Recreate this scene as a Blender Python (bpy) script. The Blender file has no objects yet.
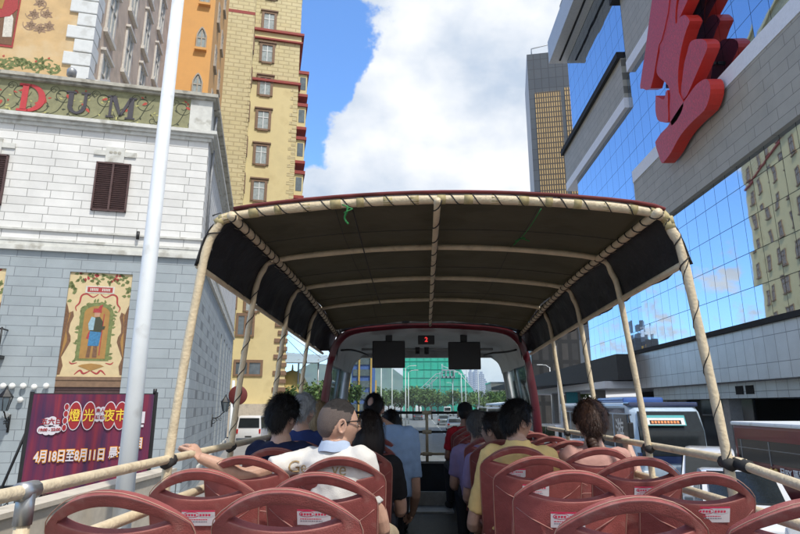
import bpy, bmesh, math, random
from mathutils import Vector, Matrix, noise, geometry, Euler
random.seed(7)
PI = math.pi
R = math.radians
C = bpy.context.scene.collection

# ------------------------------------------------------------------ camera
CAM = 3.1                      # eye height above the road
DECK = 1.9                     # upper deck floor
F = 575.0                      # focal length in pixels of the 800 px wide photograph
HY, VX = 405.0, 418.0
TH = math.atan((HY - 267) / F)
PS = math.atan((VX - 400) * math.cos(TH) / F)
FW = Vector((-math.sin(PS) * math.cos(TH), math.cos(PS) * math.cos(TH), math.sin(TH)))
RT = Vector((math.cos(PS), math.sin(PS), 0))
UP = RT.cross(FW)
cd = bpy.data.cameras.new('camera'); cam = bpy.data.objects.new('camera', cd); C.objects.link(cam)
cam.matrix_world = Matrix((( RT.x, UP.x, -FW.x, 0), (RT.y, UP.y, -FW.y, 0), (RT.z, UP.z, -FW.z, CAM), (0, 0, 0, 1)))
cd.sensor_width = 36; cd.lens = 36 * F / 800; cd.clip_start = .05; cd.clip_end = 12000
bpy.context.scene.camera = cam

def ray(x, y): return FW * F + RT * (x - 400) - UP * (y - 267)
def at(x, y, Y):
    d = ray(x, y); return Vector((0, 0, CAM)) + d * (Y / d.y)
def atx(x, y, X):
    d = ray(x, y); return Vector((0, 0, CAM)) + d * (X / d.x)

# ------------------------------------------------------------------ light
sc = bpy.context.scene
sc.view_settings.view_transform = 'Standard'; sc.view_settings.look = 'None'
sc.view_settings.gamma = 1; sc.view_settings.use_curve_mapping = False
sc.view_settings.exposure = 0.9
SUN_EL, SUN_AZ = R(57), R(145)           # azimuth clockwise from +Y: behind the camera, to the right
sd = bpy.data.lights.new('sun', 'SUN'); sun = bpy.data.objects.new('sun', sd); C.objects.link(sun)
sd.energy = 2.15; sd.angle = R(3.5); sd.color = (1, .955, .88)
sdir = Vector((math.sin(SUN_AZ) * math.cos(SUN_EL), math.cos(SUN_AZ) * math.cos(SUN_EL), math.sin(SUN_EL)))
sun.rotation_euler = sdir.to_track_quat('Z', 'Y').to_euler()

w = bpy.data.worlds.new('World'); sc.world = w; w.use_nodes = True
nt = w.node_tree; nt.nodes.clear(); N = nt.nodes; L = nt.links
def nd(tree, t, **k):
    n = tree.nodes.new(t)
    for a, b in k.items(): setattr(n, a, b)
    return n
sky = nd(nt, 'ShaderNodeTexSky', sky_type='NISHITA', sun_disc=False)
sky.sun_elevation = SUN_EL; sky.sun_rotation = SUN_AZ; sky.air_density = 1.0; sky.dust_density = .6; sky.ozone_density = 2.5
tc = nd(nt, 'ShaderNodeTexCoord')
def wmath(op, a, b=None, clamp=False):
    m = nd(nt, 'ShaderNodeMath', operation=op); m.use_clamp = clamp
    for i, v in enumerate((a, b)):
        if v is None: continue
        if isinstance(v, (int, float)): m.inputs[i].default_value = v
        else: L.new(v, m.inputs[i])
    return m.outputs[0]
nrm = nd(nt, 'ShaderNodeVectorMath', operation='NORMALIZE'); L.new(tc.outputs['Generated'], nrm.inputs[0])
def wnoise(scale, detail, rough, off=(0, 0, 0), sz=1.0):
    mp = nd(nt, 'ShaderNodeMapping'); L.new(nrm.outputs[0], mp.inputs[0]); mp.inputs['Location'].default_value = off
    mp.inputs['Scale'].default_value = (1, 1, sz)
    n = nd(nt, 'ShaderNodeTexNoise'); n.inputs['Scale'].default_value = scale; n.inputs['Detail'].default_value = detail
    n.inputs['Roughness'].default_value = rough; L.new(mp.outputs[0], n.inputs['Vector']); return n.outputs['Fac']
big = wnoise(3.4, 12, .60, (.3, 1.7, .2), 1.3)
fine = wnoise(11.0, 9, .62, (4, 2, 7), 1.2)
dens = wmath('ADD', wmath('MULTIPLY', big, 2.1), wmath('MULTIPLY', fine, 1.25)); dens = wmath('ADD', dens, -.87)
# where the clouds gather and where the sky is open (directions); Z and B are unseen clouds added to whiten the ambient light
for (px, py, rad, wt) in [(470, 110, 22, .55), (400, 180, 13, .40), (560, 30, 16, .3), (420, 330, 14, .35), (303, 195, 3.5, .5), (300, 60, 9, -.6),
                          (322, 110, 5, -.25), (328, 165, 5, -.22), (268, 180, 8, -.45), (337, 92, 2.2, -.2), (900, -250, 40, -.35), (700, 140, 9, .3), (430, 392, 9, .55), (560, 395, 7, .4), ('Z', 0, 38, .9), ('B', 0, 75, .8)]:
    d = Vector((.25, -.35, 1)).normalized() if px == 'Z' else Vector((.5, -1, .45)).normalized() if px == 'B' else ray(px, py).normalized()
    dp = nd(nt, 'ShaderNodeVectorMath', operation='DOT_PRODUCT'); L.new(nrm.outputs[0], dp.inputs[0]); dp.inputs[1].default_value = d
    mr = nd(nt, 'ShaderNodeMapRange', interpolation_type='SMOOTHSTEP'); L.new(dp.outputs['Value'], mr.inputs['Value'])
    mr.inputs['From Min'].default_value = math.cos(R(rad)); mr.inputs['From Max'].default_value = 1; mr.inputs['To Max'].default_value = wt
    dens = wmath('ADD', dens, mr.outputs[0])
mr = nd(nt, 'ShaderNodeMapRange', interpolation_type='SMOOTHSTEP'); L.new(dens, mr.inputs['Value'])
mr.inputs['From Min'].default_value = .90; mr.inputs['From Max'].default_value = 1.08
ccol = nd(nt, 'ShaderNodeValToRGB'); L.new(wnoise(3.6, 9, .55, (9, 3, 1), 1.5), ccol.inputs[0])
ccol.color_ramp.elements[0].position = .37; ccol.color_ramp.elements[0].color = (3.7, 4.35, 5.3, 1)
ccol.color_ramp.elements[1].position = .60; ccol.color_ramp.elements[1].color = (7.1, 7.15, 7.2, 1)
tint = nd(nt, 'ShaderNodeMixRGB', blend_type='MULTIPLY'); tint.inputs[0].default_value = 1; L.new(sky.outputs[0], tint.inputs[1]); tint.inputs[2].default_value = (1.2, 1.65, 2.1, 1)
mx = nd(nt, 'ShaderNodeMixRGB'); L.new(mr.outputs[0], mx.inputs[0]); L.new(tint.outputs[0], mx.inputs[1]); L.new(ccol.outputs[0], mx.inputs[2])
bg = nd(nt, 'ShaderNodeBackground'); bg.inputs['Strength'].default_value = .085; L.new(mx.outputs[0], bg.inputs['Color'])
wo = nd(nt, 'ShaderNodeOutputWorld'); L.new(bg.outputs[0], wo.inputs['Surface'])

# ------------------------------------------------------------------ materials
def srgb(r, g, b):
    return tuple(((c / 255) / 12.92 if c <= 10 else (((c / 255) + .055) / 1.055) ** 2.4) for c in (r, g, b))
def mat(name, col, rough=.6, metal=0.0, var=.12, vs=6.0, bump=0.0, bs=40.0, spec=.5, emit=None, es=0, coat=0, stretch=None, dirt=None):
    m = bpy.data.materials.new(name); m.use_nodes = True; t = m.node_tree; b = t.nodes['Principled BSDF']
    b.inputs['Roughness'].default_value = rough; b.inputs['Metallic'].default_value = metal
    b.inputs['Specular IOR Level'].default_value = spec; b.inputs['Coat Weight'].default_value = coat
    tcn = nd(t, 'ShaderNodeTexCoord'); src = tcn.outputs['Object']
    if stretch:
        mp = nd(t, 'ShaderNodeMapping'); mp.inputs['Scale'].default_value = stretch; t.links.new(src, mp.inputs[0]); src = mp.outputs[0]
    no = nd(t, 'ShaderNodeTexNoise'); no.inputs['Scale'].default_value = vs; no.inputs['Detail'].default_value = 6; no.inputs['Roughness'].default_value = .62
    t.links.new(src, no.inputs['Vector'])
    rp = nd(t, 'ShaderNodeValToRGB'); t.links.new(no.outputs['Fac'], rp.inputs[0])
    c = Vector(col[:3]); rp.color_ramp.elements[0].position = .3; rp.color_ramp.elements[1].position = .7
    rp.color_ramp.elements[0].color = (*(c * (1 - var)), 1); rp.color_ramp.elements[1].color = (*(c * (1 + var)), 1)
    out = rp.outputs[0]
    if dirt:
        n2 = nd(t, 'ShaderNodeTexNoise'); n2.inputs['Scale'].default_value = dirt[1]; n2.inputs['Detail'].default_value = 8; t.links.new(src, n2.inputs['Vector'])
        r2 = nd(t, 'ShaderNodeMapRange'); r2.inputs['From Min'].default_value = dirt[3]; r2.inputs['From Max'].default_value = dirt[3] + .12; r2.inputs['To Max'].default_value = dirt[2]
        t.links.new(n2.outputs['Fac'], r2.inputs['Value'])
        mm = nd(t, 'ShaderNodeMixRGB'); t.links.new(r2.outputs[0], mm.inputs[0]); t.links.new(out, mm.inputs[1]); mm.inputs[2].default_value = (*dirt[0], 1); out = mm.outputs[0]
    t.links.new(out, b.inputs['Base Color'])
    rr = nd(t, 'ShaderNodeMapRange'); rr.inputs['To Min'].default_value = max(.02, rough * .8); rr.inputs['To Max'].default_value = min(1, rough * 1.2)
    t.links.new(no.outputs['Fac'], rr.inputs['Value']); t.links.new(rr.outputs[0], b.inputs['Roughness'])
    if bump:
        nb = nd(t, 'ShaderNodeTexNoise'); nb.inputs['Scale'].default_value = bs; nb.inputs['Detail'].default_value = 5; t.links.new(src, nb.inputs['Vector'])
        bp = nd(t, 'ShaderNodeBump'); bp.inputs['Strength'].default_value = bump; bp.inputs['Distance'].default_value = .02
        t.links.new(nb.outputs['Fac'], bp.inputs['Height']); t.links.new(bp.outputs[0], b.inputs['Normal'])
    if emit:
        b.inputs['Emission Color'].default_value = (*emit, 1); b.inputs['Emission Strength'].default_value = es
    return m
def brick(name, c1, c2, mortar, bw, bh, ms, axes='xz', bump=.6, rough=.7, metal=0, offset=.5, squash=1, sf=2, noise_amt=.25, spec=.5, depth=.02):
    m = bpy.data.materials.new(name); m.use_nodes = True; t = m.node_tree; b = t.nodes['Principled BSDF']
    tcn = nd(t, 'ShaderNodeTexCoord'); sp = nd(t, 'ShaderNodeSeparateXYZ'); cb = nd(t, 'ShaderNodeCombineXYZ')
    t.links.new(tcn.outputs['Object'], sp.inputs[0]); t.links.new(sp.outputs['XYZ'.index(axes[0].upper())], cb.inputs[0]); t.links.new(sp.outputs['XYZ'.index(axes[1].upper())], cb.inputs[1])
    br = nd(t, 'ShaderNodeTexBrick'); t.links.new(cb.outputs[0], br.inputs['Vector']); br.offset = offset; br.squash = squash; br.squash_frequency = sf
    br.inputs['Scale'].default_value = 1; br.inputs['Brick Width'].default_value = bw; br.inputs['Row Height'].default_value = bh
    br.inputs['Mortar Size'].default_value = ms; br.inputs['Mortar Smooth'].default_value = .15; br.inputs['Bias'].default_value = 0
    br.inputs['Color1'].default_value = (*c1, 1); br.inputs['Color2'].default_value = (*c2, 1); br.inputs['Mortar'].default_value = (*mortar, 1)
    no = nd(t, 'ShaderNodeTexNoise'); no.inputs['Scale'].default_value = .9; no.inputs['Detail'].default_value = 9; no.inputs['Roughness'].default_value = .65; t.links.new(tcn.outputs['Object'], no.inputs['Vector'])
    mr = nd(t, 'ShaderNodeMapRange'); mr.inputs['From Min'].default_value = .3; mr.inputs['From Max'].default_value = .7; mr.inputs['To Min'].default_value = 1 - noise_amt; mr.inputs['To Max'].default_value = 1 + noise_amt * .4
    t.links.new(no.outputs['Fac'], mr.inputs['Value'])
    mm = nd(t, 'ShaderNodeMixRGB', blend_type='MULTIPLY'); mm.inputs[0].default_value = 1; t.links.new(br.outputs['Color'], mm.inputs[1]); t.links.new(mr.outputs[0], mm.inputs[2])
    t.links.new(mm.outputs[0], b.inputs['Base Color']); b.inputs['Roughness'].default_value = rough; b.inputs['Metallic'].default_value = metal; b.inputs['Specular IOR Level'].default_value = spec
    if bump:
        bp = nd(t, 'ShaderNodeBump'); bp.invert = True; bp.inputs['Strength'].default_value = bump; bp.inputs['Distance'].default_value = depth
        t.links.new(br.outputs['Fac'], bp.inputs['Height']); t.links.new(bp.outputs[0], b.inputs['Normal'])
    return m
def curtain_glass(name, col, line, bw, bh, wob=.02, rough=.02):
    """reflecting curtain-wall glass in panels with thin joints, each panel tilted a hair"""
    m = bpy.data.materials.new(name); m.use_nodes = True; t = m.node_tree; b = t.nodes['Principled BSDF']
    tcn = nd(t, 'ShaderNodeTexCoord'); sp = nd(t, 'ShaderNodeSeparateXYZ'); cb = nd(t, 'ShaderNodeCombineXYZ')
    t.links.new(tcn.outputs['Object'], sp.inputs[0]); t.links.new(sp.outputs[1], cb.inputs[0]); t.links.new(sp.outputs[2], cb.inputs[1])
    br = nd(t, 'ShaderNodeTexBrick'); t.links.new(cb.outputs[0], br.inputs['Vector']); br.offset = 0
    br.inputs['Scale'].default_value = 1; br.inputs['Brick Width'].default_value = bw; br.inputs['Row Height'].default_value = bh
    br.inputs['Mortar Size'].default_value = .022; br.inputs['Mortar Smooth'].default_value = 0
    br.inputs['Color1'].default_value = (0, 0, 0, 1); br.inputs['Color2'].default_value = (1, 1, 1, 1); br.inputs['Mortar'].default_value = (.5, .5, .5, 1)
    mx = nd(t, 'ShaderNodeMixRGB'); t.links.new(br.outputs['Fac'], mx.inputs[0]); mx.inputs[1].default_value = (*col, 1); mx.inputs[2].default_value = (*line, 1)
    t.links.new(mx.outputs[0], b.inputs['Base Color'])
    b.inputs['Metallic'].default_value = 1; b.inputs['Roughness'].default_value = rough
    wn = nd(t, 'ShaderNodeTexWhiteNoise', noise_dimensions='3D'); fl = nd(t, 'ShaderNodeVectorMath', operation='FLOOR')
    dv = nd(t, 'ShaderNodeVectorMath', operation='DIVIDE'); dv.inputs[1].default_value = (bw, bh, 1); t.links.new(cb.outputs[0], dv.inputs[0]); t.links.new(dv.outputs[0], fl.inputs[0]); t.links.new(fl.outputs[0], wn.inputs[0])
    sb = nd(t, 'ShaderNodeVectorMath', operation='SUBTRACT'); t.links.new(wn.outputs['Color'], sb.inputs[0]); sb.inputs[1].default_value = (.5, .5, .5)
    no = nd(t, 'ShaderNodeTexNoise'); no.inputs['Scale'].default_value = .7; t.links.new(tcn.outputs['Object'], no.inputs['Vector'])
    s2 = nd(t, 'ShaderNodeVectorMath', operation='SUBTRACT'); t.links.new(no.outputs['Color'], s2.inputs[0]); s2.inputs[1].default_value = (.5, .5, .5)
    ad = nd(t, 'ShaderNodeVectorMath', operation='ADD'); t.links.new(sb.outputs[0], ad.inputs[0]); t.links.new(s2.outputs[0], ad.inputs[1])
    sca = nd(t, 'ShaderNodeVectorMath', operation='SCALE'); sca.inputs['Scale'].default_value = wob; t.links.new(ad.outputs[0], sca.inputs[0])
    ge = nd(t, 'ShaderNodeNewGeometry'); a2 = nd(t, 'ShaderNodeVectorMath', operation='ADD'); t.links.new(ge.outputs['Normal'], a2.inputs[0]); t.links.new(sca.outputs[0], a2.inputs[1])
    nn = nd(t, 'ShaderNodeVectorMath', operation='NORMALIZE'); t.links.new(a2.outputs[0], nn.inputs[0]); t.links.new(nn.outputs[0], b.inputs['Normal'])
    return m
def pane(name, tintc=(.85, .92, .9), refl=.08):
    m = bpy.data.materials.new(name); m.use_nodes = True; t = m.node_tree; t.nodes.clear()
    tr = nd(t, 'ShaderNodeBsdfTransparent'); tr.inputs[0].default_value = (*tintc, 1)
    gl = nd(t, 'ShaderNodeBsdfGlossy'); gl.inputs['Roughness'].default_value = .02
    lw = nd(t, 'ShaderNodeLayerWeight'); lw.inputs[0].default_value = .12
    ml = nd(t, 'ShaderNodeMath', operation='MULTIPLY_ADD'); t.links.new(lw.outputs['Fresnel'], ml.inputs[0]); ml.inputs[1].default_value = .8; ml.inputs[2].default_value = refl * .3; ml.use_clamp = True
    mix = nd(t, 'ShaderNodeMixShader'); t.links.new(ml.outputs[0], mix.inputs[0]); t.links.new(tr.outputs[0], mix.inputs[1]); t.links.new(gl.outputs[0], mix.inputs[2])
    o = nd(t, 'ShaderNodeOutputMaterial'); t.links.new(mix.outputs[0], o.inputs[0]); return m

# ------------------------------------------------------------------ mesh helpers
XF = {}                                   # world matrix of each thing
def tag(o, label=None, cat=None, group=None, kind=None):
    if label: o['label'] = label
    if cat: o['category'] = cat
    if group: o['group'] = group
    if kind: o['kind'] = kind
    return o
def empty(name, loc, rz=0.0, label=None, cat=None, group=None):
    o = bpy.data.objects.new(name, None); o.empty_display_size = .2; C.objects.link(o)
    o.location = loc; o.rotation_euler = (0, 0, rz); XF[o] = Matrix.Translation(Vector(loc)) @ Matrix.Rotation(rz, 4, 'Z')
    return tag(o, label, cat, group)
class MB:
    def __init__(s): s.v = []; s.f = []; s.m = []; s.s = []
    def add(s, vs, fs, mi=0, sm=False):
        b = len(s.v); s.v += [Vector(p) for p in vs]
        for f in fs: s.f.append([b + i for i in f]); s.m.append(mi); s.s.append(sm)
        return s
    def box(s, x0, x1, y0, y1, z0, z1, mi=0, M=None):
        vs = [Vector((x, y, z)) for z in (z0, z1) for y in (y0, y1) for x in (x0, x1)]
        if M: vs = [M @ p for p in vs]
        return s.add(vs, [(0, 2, 3, 1), (4, 5, 7, 6), (0, 1, 5, 4), (2, 6, 7, 3), (0, 4, 6, 2), (1, 3, 7, 5)], mi)
    def bbox(s, x0, x1, y0, y1, z0, z1, c=.02, mi=0, M=None):
        """box with chamfered vertical and top edges"""
        bm = bmesh.new(); bmesh.ops.create_cube(bm, size=1)
        for v in bm.verts: v.co = Vector(((x0 + x1) / 2 + v.co.x * (x1 - x0), (y0 + y1) / 2 + v.co.y * (y1 - y0), (z0 + z1) / 2 + v.co.z * (z1 - z0)))
        bmesh.ops.bevel(bm, geom=bm.edges[:], offset=c, segments=2, affect='EDGES', profile=.6)
        bm.verts.index_update(); vs = [(M @ v.co) if M else v.co.copy() for v in bm.verts]; fs = [[v.index for v in f.verts] for f in bm.faces]; bm.free()
        return s.add(vs, fs, mi, False)
    def tube(s, pts, r, n=8, mi=0, closed=False, cap=True, sm=True, flat=1.0):
        pts = [Vector(p) for p in pts]; k = len(pts)
        rs = r if isinstance(r, (list, tuple)) else [r] * k
        up = None; vs = []
        for i, p in enumerate(pts):
            a = pts[(i - 1) % k] if (i or closed) else p; b = pts[(i + 1) % k] if (i < k - 1 or closed) else p
            d = (b - a); d = d.normalized() if d.length > 1e-9 else Vector((0, 0, 1))
            if up is None: up = Vector((0, 0, 1)) if abs(d.z) < .9 else Vector((1, 0, 0))
            up = (up - d * up.dot(d)); up = up.normalized() if up.length > 1e-6 else d.orthogonal().normalized()
            sd_ = d.cross(up)
            for j in range(n):
                t = 2 * PI * j / n; vs.append(p + (sd_ * math.cos(t) + up * math.sin(t) * flat) * rs[i])
        fs = []
        for i in range(k if closed else k - 1):
            for j in range(n):
                i2 = (i + 1) % k; fs.append((i * n + j, i * n + (j + 1) % n, i2 * n + (j + 1) % n, i2 * n + j))
        if cap and not closed: fs += [tuple(range(n - 1, -1, -1)), tuple((k - 1) * n + j for j in range(n))]
        return s.add(vs, fs, mi, sm)
    def ell(s, c, rx, ry, rz, seg=16, ring=10, mi=0, M=None, sm=True):
        c = Vector(c); vs = []
        for i in range(ring + 1):
            ph = PI * i / ring
            for j in range(seg):
                t = 2 * PI * j / seg; p = Vector((rx * math.sin(ph) * math.cos(t), ry * math.sin(ph) * math.sin(t), rz * math.cos(ph)))
                vs.append(c + (M @ p if M else p))
        return s.add(vs, [(i * seg + j, (i + 1) * seg + j, (i + 1) * seg + (j + 1) % seg, i * seg + (j + 1) % seg) for i in range(ring) for j in range(seg)], mi, sm)
    def lathe(s, prof, c, n=16, mi=0, sm=True, M=None):
        c = Vector(c); vs = []
        for r, z in prof:
            for j in range(n):
                t = 2 * PI * j / n; p = Vector((r * math.cos(t), r * math.sin(t), z)); vs.append(c + (M @ p if M else p))
        return s.add(vs, [(i * n + j, i * n + (j + 1) % n, (i + 1) * n + (j + 1) % n, (i + 1) * n + j) for i in range(len(prof) - 1) for j in range(n)], mi, sm)
    def prism(s, poly, fn0, fn1, mi=0, mside=None):
        """polygon (2-D list) closed between two mappings to 3-D"""
        n = len(poly); tri = geometry.tessellate_polygon([[Vector((p[0], p[1], 0)) for p in poly]])
        a = [Vector(fn0(*p)) for p in poly]; b = [Vector(fn1(*p)) for p in poly]
        s.add(a + b, [tuple(t) for t in tri] + [tuple(n + i for i in reversed(t)) for t in tri], mi)
        s.add(a + b, [(i, (i + 1) % n, n + (i + 1) % n, n + i) for i in range(n)], mi if mside is None else mside)
        return s
    def mesh(s, name, mats=(), inv=None):
        me = bpy.data.meshes.new(name); vs = [inv @ p for p in s.v] if inv else s.v
        me.from_pydata([tuple(p) for p in vs], [], s.f)
        for m in (mats if isinstance(mats, (list, tuple)) else [mats]): me.materials.append(m)
        me.polygons.foreach_set('material_index', s.m); me.polygons.foreach_set('use_smooth', s.s); me.update()
        bm = bmesh.new(); bm.from_mesh(me); bmesh.ops.recalc_face_normals(bm, faces=bm.faces[:]); bm.to_mesh(me); bm.free()
        return me
    def build(s, name, mats, parent=None, world=True, label=None):
        root = parent
        while root is not None and root.parent is not None: root = root.parent
        inv = XF[root].inverted() if (world and root is not None and root in XF) else None
        o = bpy.data.objects.new(name, s.mesh(name, mats, inv)); C.objects.link(o)
        if parent is not None: o.parent = parent
        if label: o['label'] = label
        return o
def thing_mesh(mb, name, mats, label, cat, group=None, kind=None):
    o = mb.build(name, mats); return tag(o, label, cat, group, kind)
def copy_tree(o, parent=None):
    c = o.copy(); C.objects.link(c)
    if parent is not None: c.parent = parent
    for ch in list(o.children): copy_tree(ch, c)
    return c
def crom(pts, k=6):
    P = [Vector(p) for p in pts]; out = []
    for i in range(len(P) - 1):
        a, b, c, d = P[max(i - 1, 0)], P[i], P[i + 1], P[min(i + 2, len(P) - 1)]
        for j in range(k):
            t = j / k; out.append(.5 * ((2 * b) + (c - a) * t + (2 * a - 5 * b + 4 * c - d) * t * t + (3 * b - a - 3 * c + d) * t ** 3))
    out.append(P[-1]); return out
def text_mesh(body, size, ext=.004, bold=0.0, align='CENTER'):
    cu = bpy.data.curves.new('lettering', 'FONT'); cu.body = body; cu.size = size; cu.extrude = ext; cu.offset = bold; cu.align_x = align; cu.align_y = 'CENTER'; cu.resolution_u = 3
    o = bpy.data.objects.new('lettering', cu); C.objects.link(o); dg = bpy.context.evaluated_depsgraph_get(); dg.update()
    me = bpy.data.meshes.new_from_object(o.evaluated_get(dg)); vs = [v.co.copy() for v in me.vertices]; fs = [list(p.vertices) for p in me.polygons]
    bpy.data.objects.remove(o); bpy.data.curves.remove(cu); bpy.data.meshes.remove(me); return vs, fs
def add_text(mb, body, size, M, mi=0, ext=.004, bold=0.0, sx=1.0, align='CENTER'):
    vs, fs = text_mesh(body, size, ext, bold, align)
    mb.add([M @ Vector((v.x * sx, v.y, v.z)) for v in vs], fs, mi)
def plane_m(o, ux, uz):
    """matrix taking text x,y to ux,uz at o"""
    ux = Vector(ux).normalized(); uz = Vector(uz).normalized(); n = ux.cross(uz)
    return Matrix(((ux.x, uz.x, n.x, o[0]), (ux.y, uz.y, n.y, o[1]), (ux.z, uz.z, n.z, o[2]), (0, 0, 0, 1)))
def bake(o, mods):
    for t, kw in mods:
        m = o.modifiers.new(t, t)
        for a, b in kw.items(): setattr(m, a, b)
    dg = bpy.context.evaluated_depsgraph_get(); dg.update()
    me = bpy.data.meshes.new_from_object(o.evaluated_get(dg)); old = o.data; o.modifiers.clear(); o.data = me; bpy.data.meshes.remove(old); return o
def smooth(o):
    o.data.polygons.foreach_set('use_smooth', [True] * len(o.data.polygons)); return o
def lerp(a, b, t): return a + (b - a) * t
def sstep(a, b, x):
    t = max(0, min(1, (x - a) / (b - a))); return t * t * (3 - 2 * t)

M_ = {}
def mk(k, *a, **kw): M_[k] = mat(k, *a, **kw); return M_[k]
mk('asphalt', (.15, .152, .155), .85, var=.25, vs=1.5, bump=.4, bs=90)
mk('pavement', (.26, .25, .235), .85, var=.15, vs=2, bump=.3, bs=60)
mk('road_paint', (.62, .62, .6), .7, var=.2, vs=9)
mk('kerb_stone', (.3, .3, .29), .8, var=.2)
mk('white_paint', (.66, .69, .70), .45, var=.05, vs=2, dirt=((.30, .28, .25), 3.0, .35, .58))
mk('seat_shell', (.265, .072, .065), .6, var=.22, vs=11, bump=.2, bs=240, spec=.3, dirt=((.33, .15, .13), 14.0, .6, .57))
t_ = M_['seat_shell'].node_tree; p_ = t_.nodes['Principled BSDF']; src_ = p_.inputs['Base Color'].links[0].from_socket
g_ = nd(t_, 'ShaderNodeNewGeometry'); r_ = nd(t_, 'ShaderNodeMapRange'); t_.links.new(g_.outputs['Pointiness'], r_.inputs['Value']); r_.inputs['From Min'].default_value = .515; r_.inputs['From Max'].default_value = .575
n_ = nd(t_, 'ShaderNodeTexNoise'); n_.inputs['Scale'].default_value = 26; tc_ = nd(t_, 'ShaderNodeTexCoord'); t_.links.new(tc_.outputs['Object'], n_.inputs['Vector']); m1 = nd(t_, 'ShaderNodeMath', operation='MULTIPLY'); t_.links.new(r_.outputs[0], m1.inputs[0]); t_.links.new(n_.outputs['Fac'], m1.inputs[1])
mm_ = nd(t_, 'ShaderNodeMixRGB'); t_.links.new(m1.outputs[0], mm_.inputs[0]); t_.links.new(src_, mm_.inputs[1]); mm_.inputs[2].default_value = (.45, .27, .22, 1)
oi_ = nd(t_, 'ShaderNodeObjectInfo'); rr_ = nd(t_, 'ShaderNodeMapRange'); rr_.inputs['To Min'].default_value = .82; rr_.inputs['To Max'].default_value = 1.16; t_.links.new(oi_.outputs['Random'], rr_.inputs['Value'])
vm_ = nd(t_, 'ShaderNodeVectorMath', operation='SCALE'); t_.links.new(mm_.outputs[0], vm_.inputs[0]); t_.links.new(rr_.outputs[0], vm_.inputs['Scale']); t_.links.new(vm_.outputs[0], p_.inputs['Base Color'])
mk('seat_line', (.30, .13, .11), .6)
mk('seat_trim', (.42, .24, .18), .6, var=.15, vs=20)
mk('cream_paint', (.62, .51, .34), .5, var=.14, vs=16, bump=.25, bs=70, dirt=((.26, .17, .10), 13, .6, .62))
mk('rope_dark', (.035, .032, .03), .8, var=.3)
mk('green_string', (.03, .20, .05), .8)
mk('tarp_under', (.095, .082, .056), .75, var=.35, vs=3.5, bump=.6, bs=7)
mk('tarp_side', (.012, .013, .016), .6, var=.4, vs=6, bump=.8, bs=9)
mk('tarp_top', (.30, .03, .04), .6, var=.2)
mk('maroon', (.11, .010, .018), .32, var=.12, coat=.3)
mk('liner', (.46, .47, .47), .55, var=.10, vs=3, dirt=((.2, .2, .19), 4, .4, .57))
mk('grey_metal', (.33, .34, .35), .4, metal=.4, var=.15)
mk('steel', (.42, .42, .41), .4, metal=.75, var=.2)
mk('black', (.012, .012, .013), .45, var=.3)
mk('black_rubber', (.02, .02, .02), .8, var=.3)
mk('navy_panel', (.02, .032, .05), .55, var=.3)
mk('floor_dark', (.022, .024, .027), .6, var=.4, bump=.3, bs=120)
mk('tread', (.38, .40, .40), .45, metal=.3, var=.25, vs=12)
mk('cream_wall', (.52, .46, .37), .8, var=.12, dirt=((.28, .25, .2), 2, .5, .55))
mk('display_red', (.5, .02, .02), .5, emit=(1, .05, .05), es=.5)
def cloth_thin(name, col, trans, amt):
    m = mk(name, col, .8, var=.42, vs=2.2, bump=.9, bs=6, dirt=(tuple(c * .40 for c in col), 3.2, .75, .52)); t = m.node_tree; p = t.nodes['Principled BSDF']; o = t.nodes['Material Output']
    tr = nd(t, 'ShaderNodeBsdfTranslucent'); tr.inputs[0].default_value = (*trans, 1); mi = nd(t, 'ShaderNodeMixShader'); mi.inputs[0].default_value = amt
    t.links.new(p.outputs[0], mi.inputs[1]); t.links.new(tr.outputs[0], mi.inputs[2]); t.links.new(mi.outputs[0], o.inputs[0]); return m
cloth_thin('tarp_under', (.075, .066, .046), (.17, .155, .11), .40)
cloth_thin('tarp_top', (.24, .05, .05), (.17, .155, .11), .40)
M_['pane'] = pane('pane', (.96, 1.0, .99), .05); M_['side_pane'] = pane('side_pane', (.62, .70, .70), .12)

# ================================================================== GROUND
def sheet(name, x0, x1, y0, y1, z, m, kind='structure', sub=1):
    b = MB(); b.add([(x0, y0, z), (x1, y0, z), (x1, y1, z), (x0, y1, z)], [(0, 1, 2, 3)]); o = b.build(name, m); tag(o, kind=kind); return o
sheet('ground', -3000, 3000, -400, 6000, -.12, M_['pavement'])
sheet('road', -3.6, 12.6, -60, 420, -.004, M_['asphalt'])
b = MB(); b.box(-40, -3.75, -60, 52, -.11, .12); tag(b.build('pavement', M_['pavement']), kind='structure')
b = MB(); b.box(-3.75, -3.6, -60, 52, -.11, .13); tag(b.build('kerb', M_['kerb_stone']), kind='structure')
b = MB(); b.box(12.6, 12.75, -60, 80, -.11, .13); b.box(12.75, 16.9, -60, 80, -.11, .12); tag(b.build('forecourt_pavement', M_['pavement']), kind='structure')
b = MB()
for X in (2.9, 6.1, 9.2):
    for k in range(-6, 50):
        b.add([(X - .07, k * 6, 0), (X + .07, k * 6, 0), (X + .07, k * 6 + 2.6, 0), (X - .07, k * 6 + 2.6, 0)], [(0, 1, 2, 3)])
for k in range(0, 14):      # zebra crossing ahead
    b.add([(-3.2 + k * .95, 30, 0), (-2.7 + k * .95, 30, 0), (-2.7 + k * .95, 33.5, 0), (-3.2 + k * .95, 33.5, 0)], [(0, 1, 2, 3)])
b.add([(-3.4, -60, 0), (-3.3, -60, 0), (-3.3, 300, 0), (-3.4, 300, 0)], [(0, 1, 2, 3)])
tag(b.build('road_markings', M_['road_paint']), kind='structure')

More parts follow.
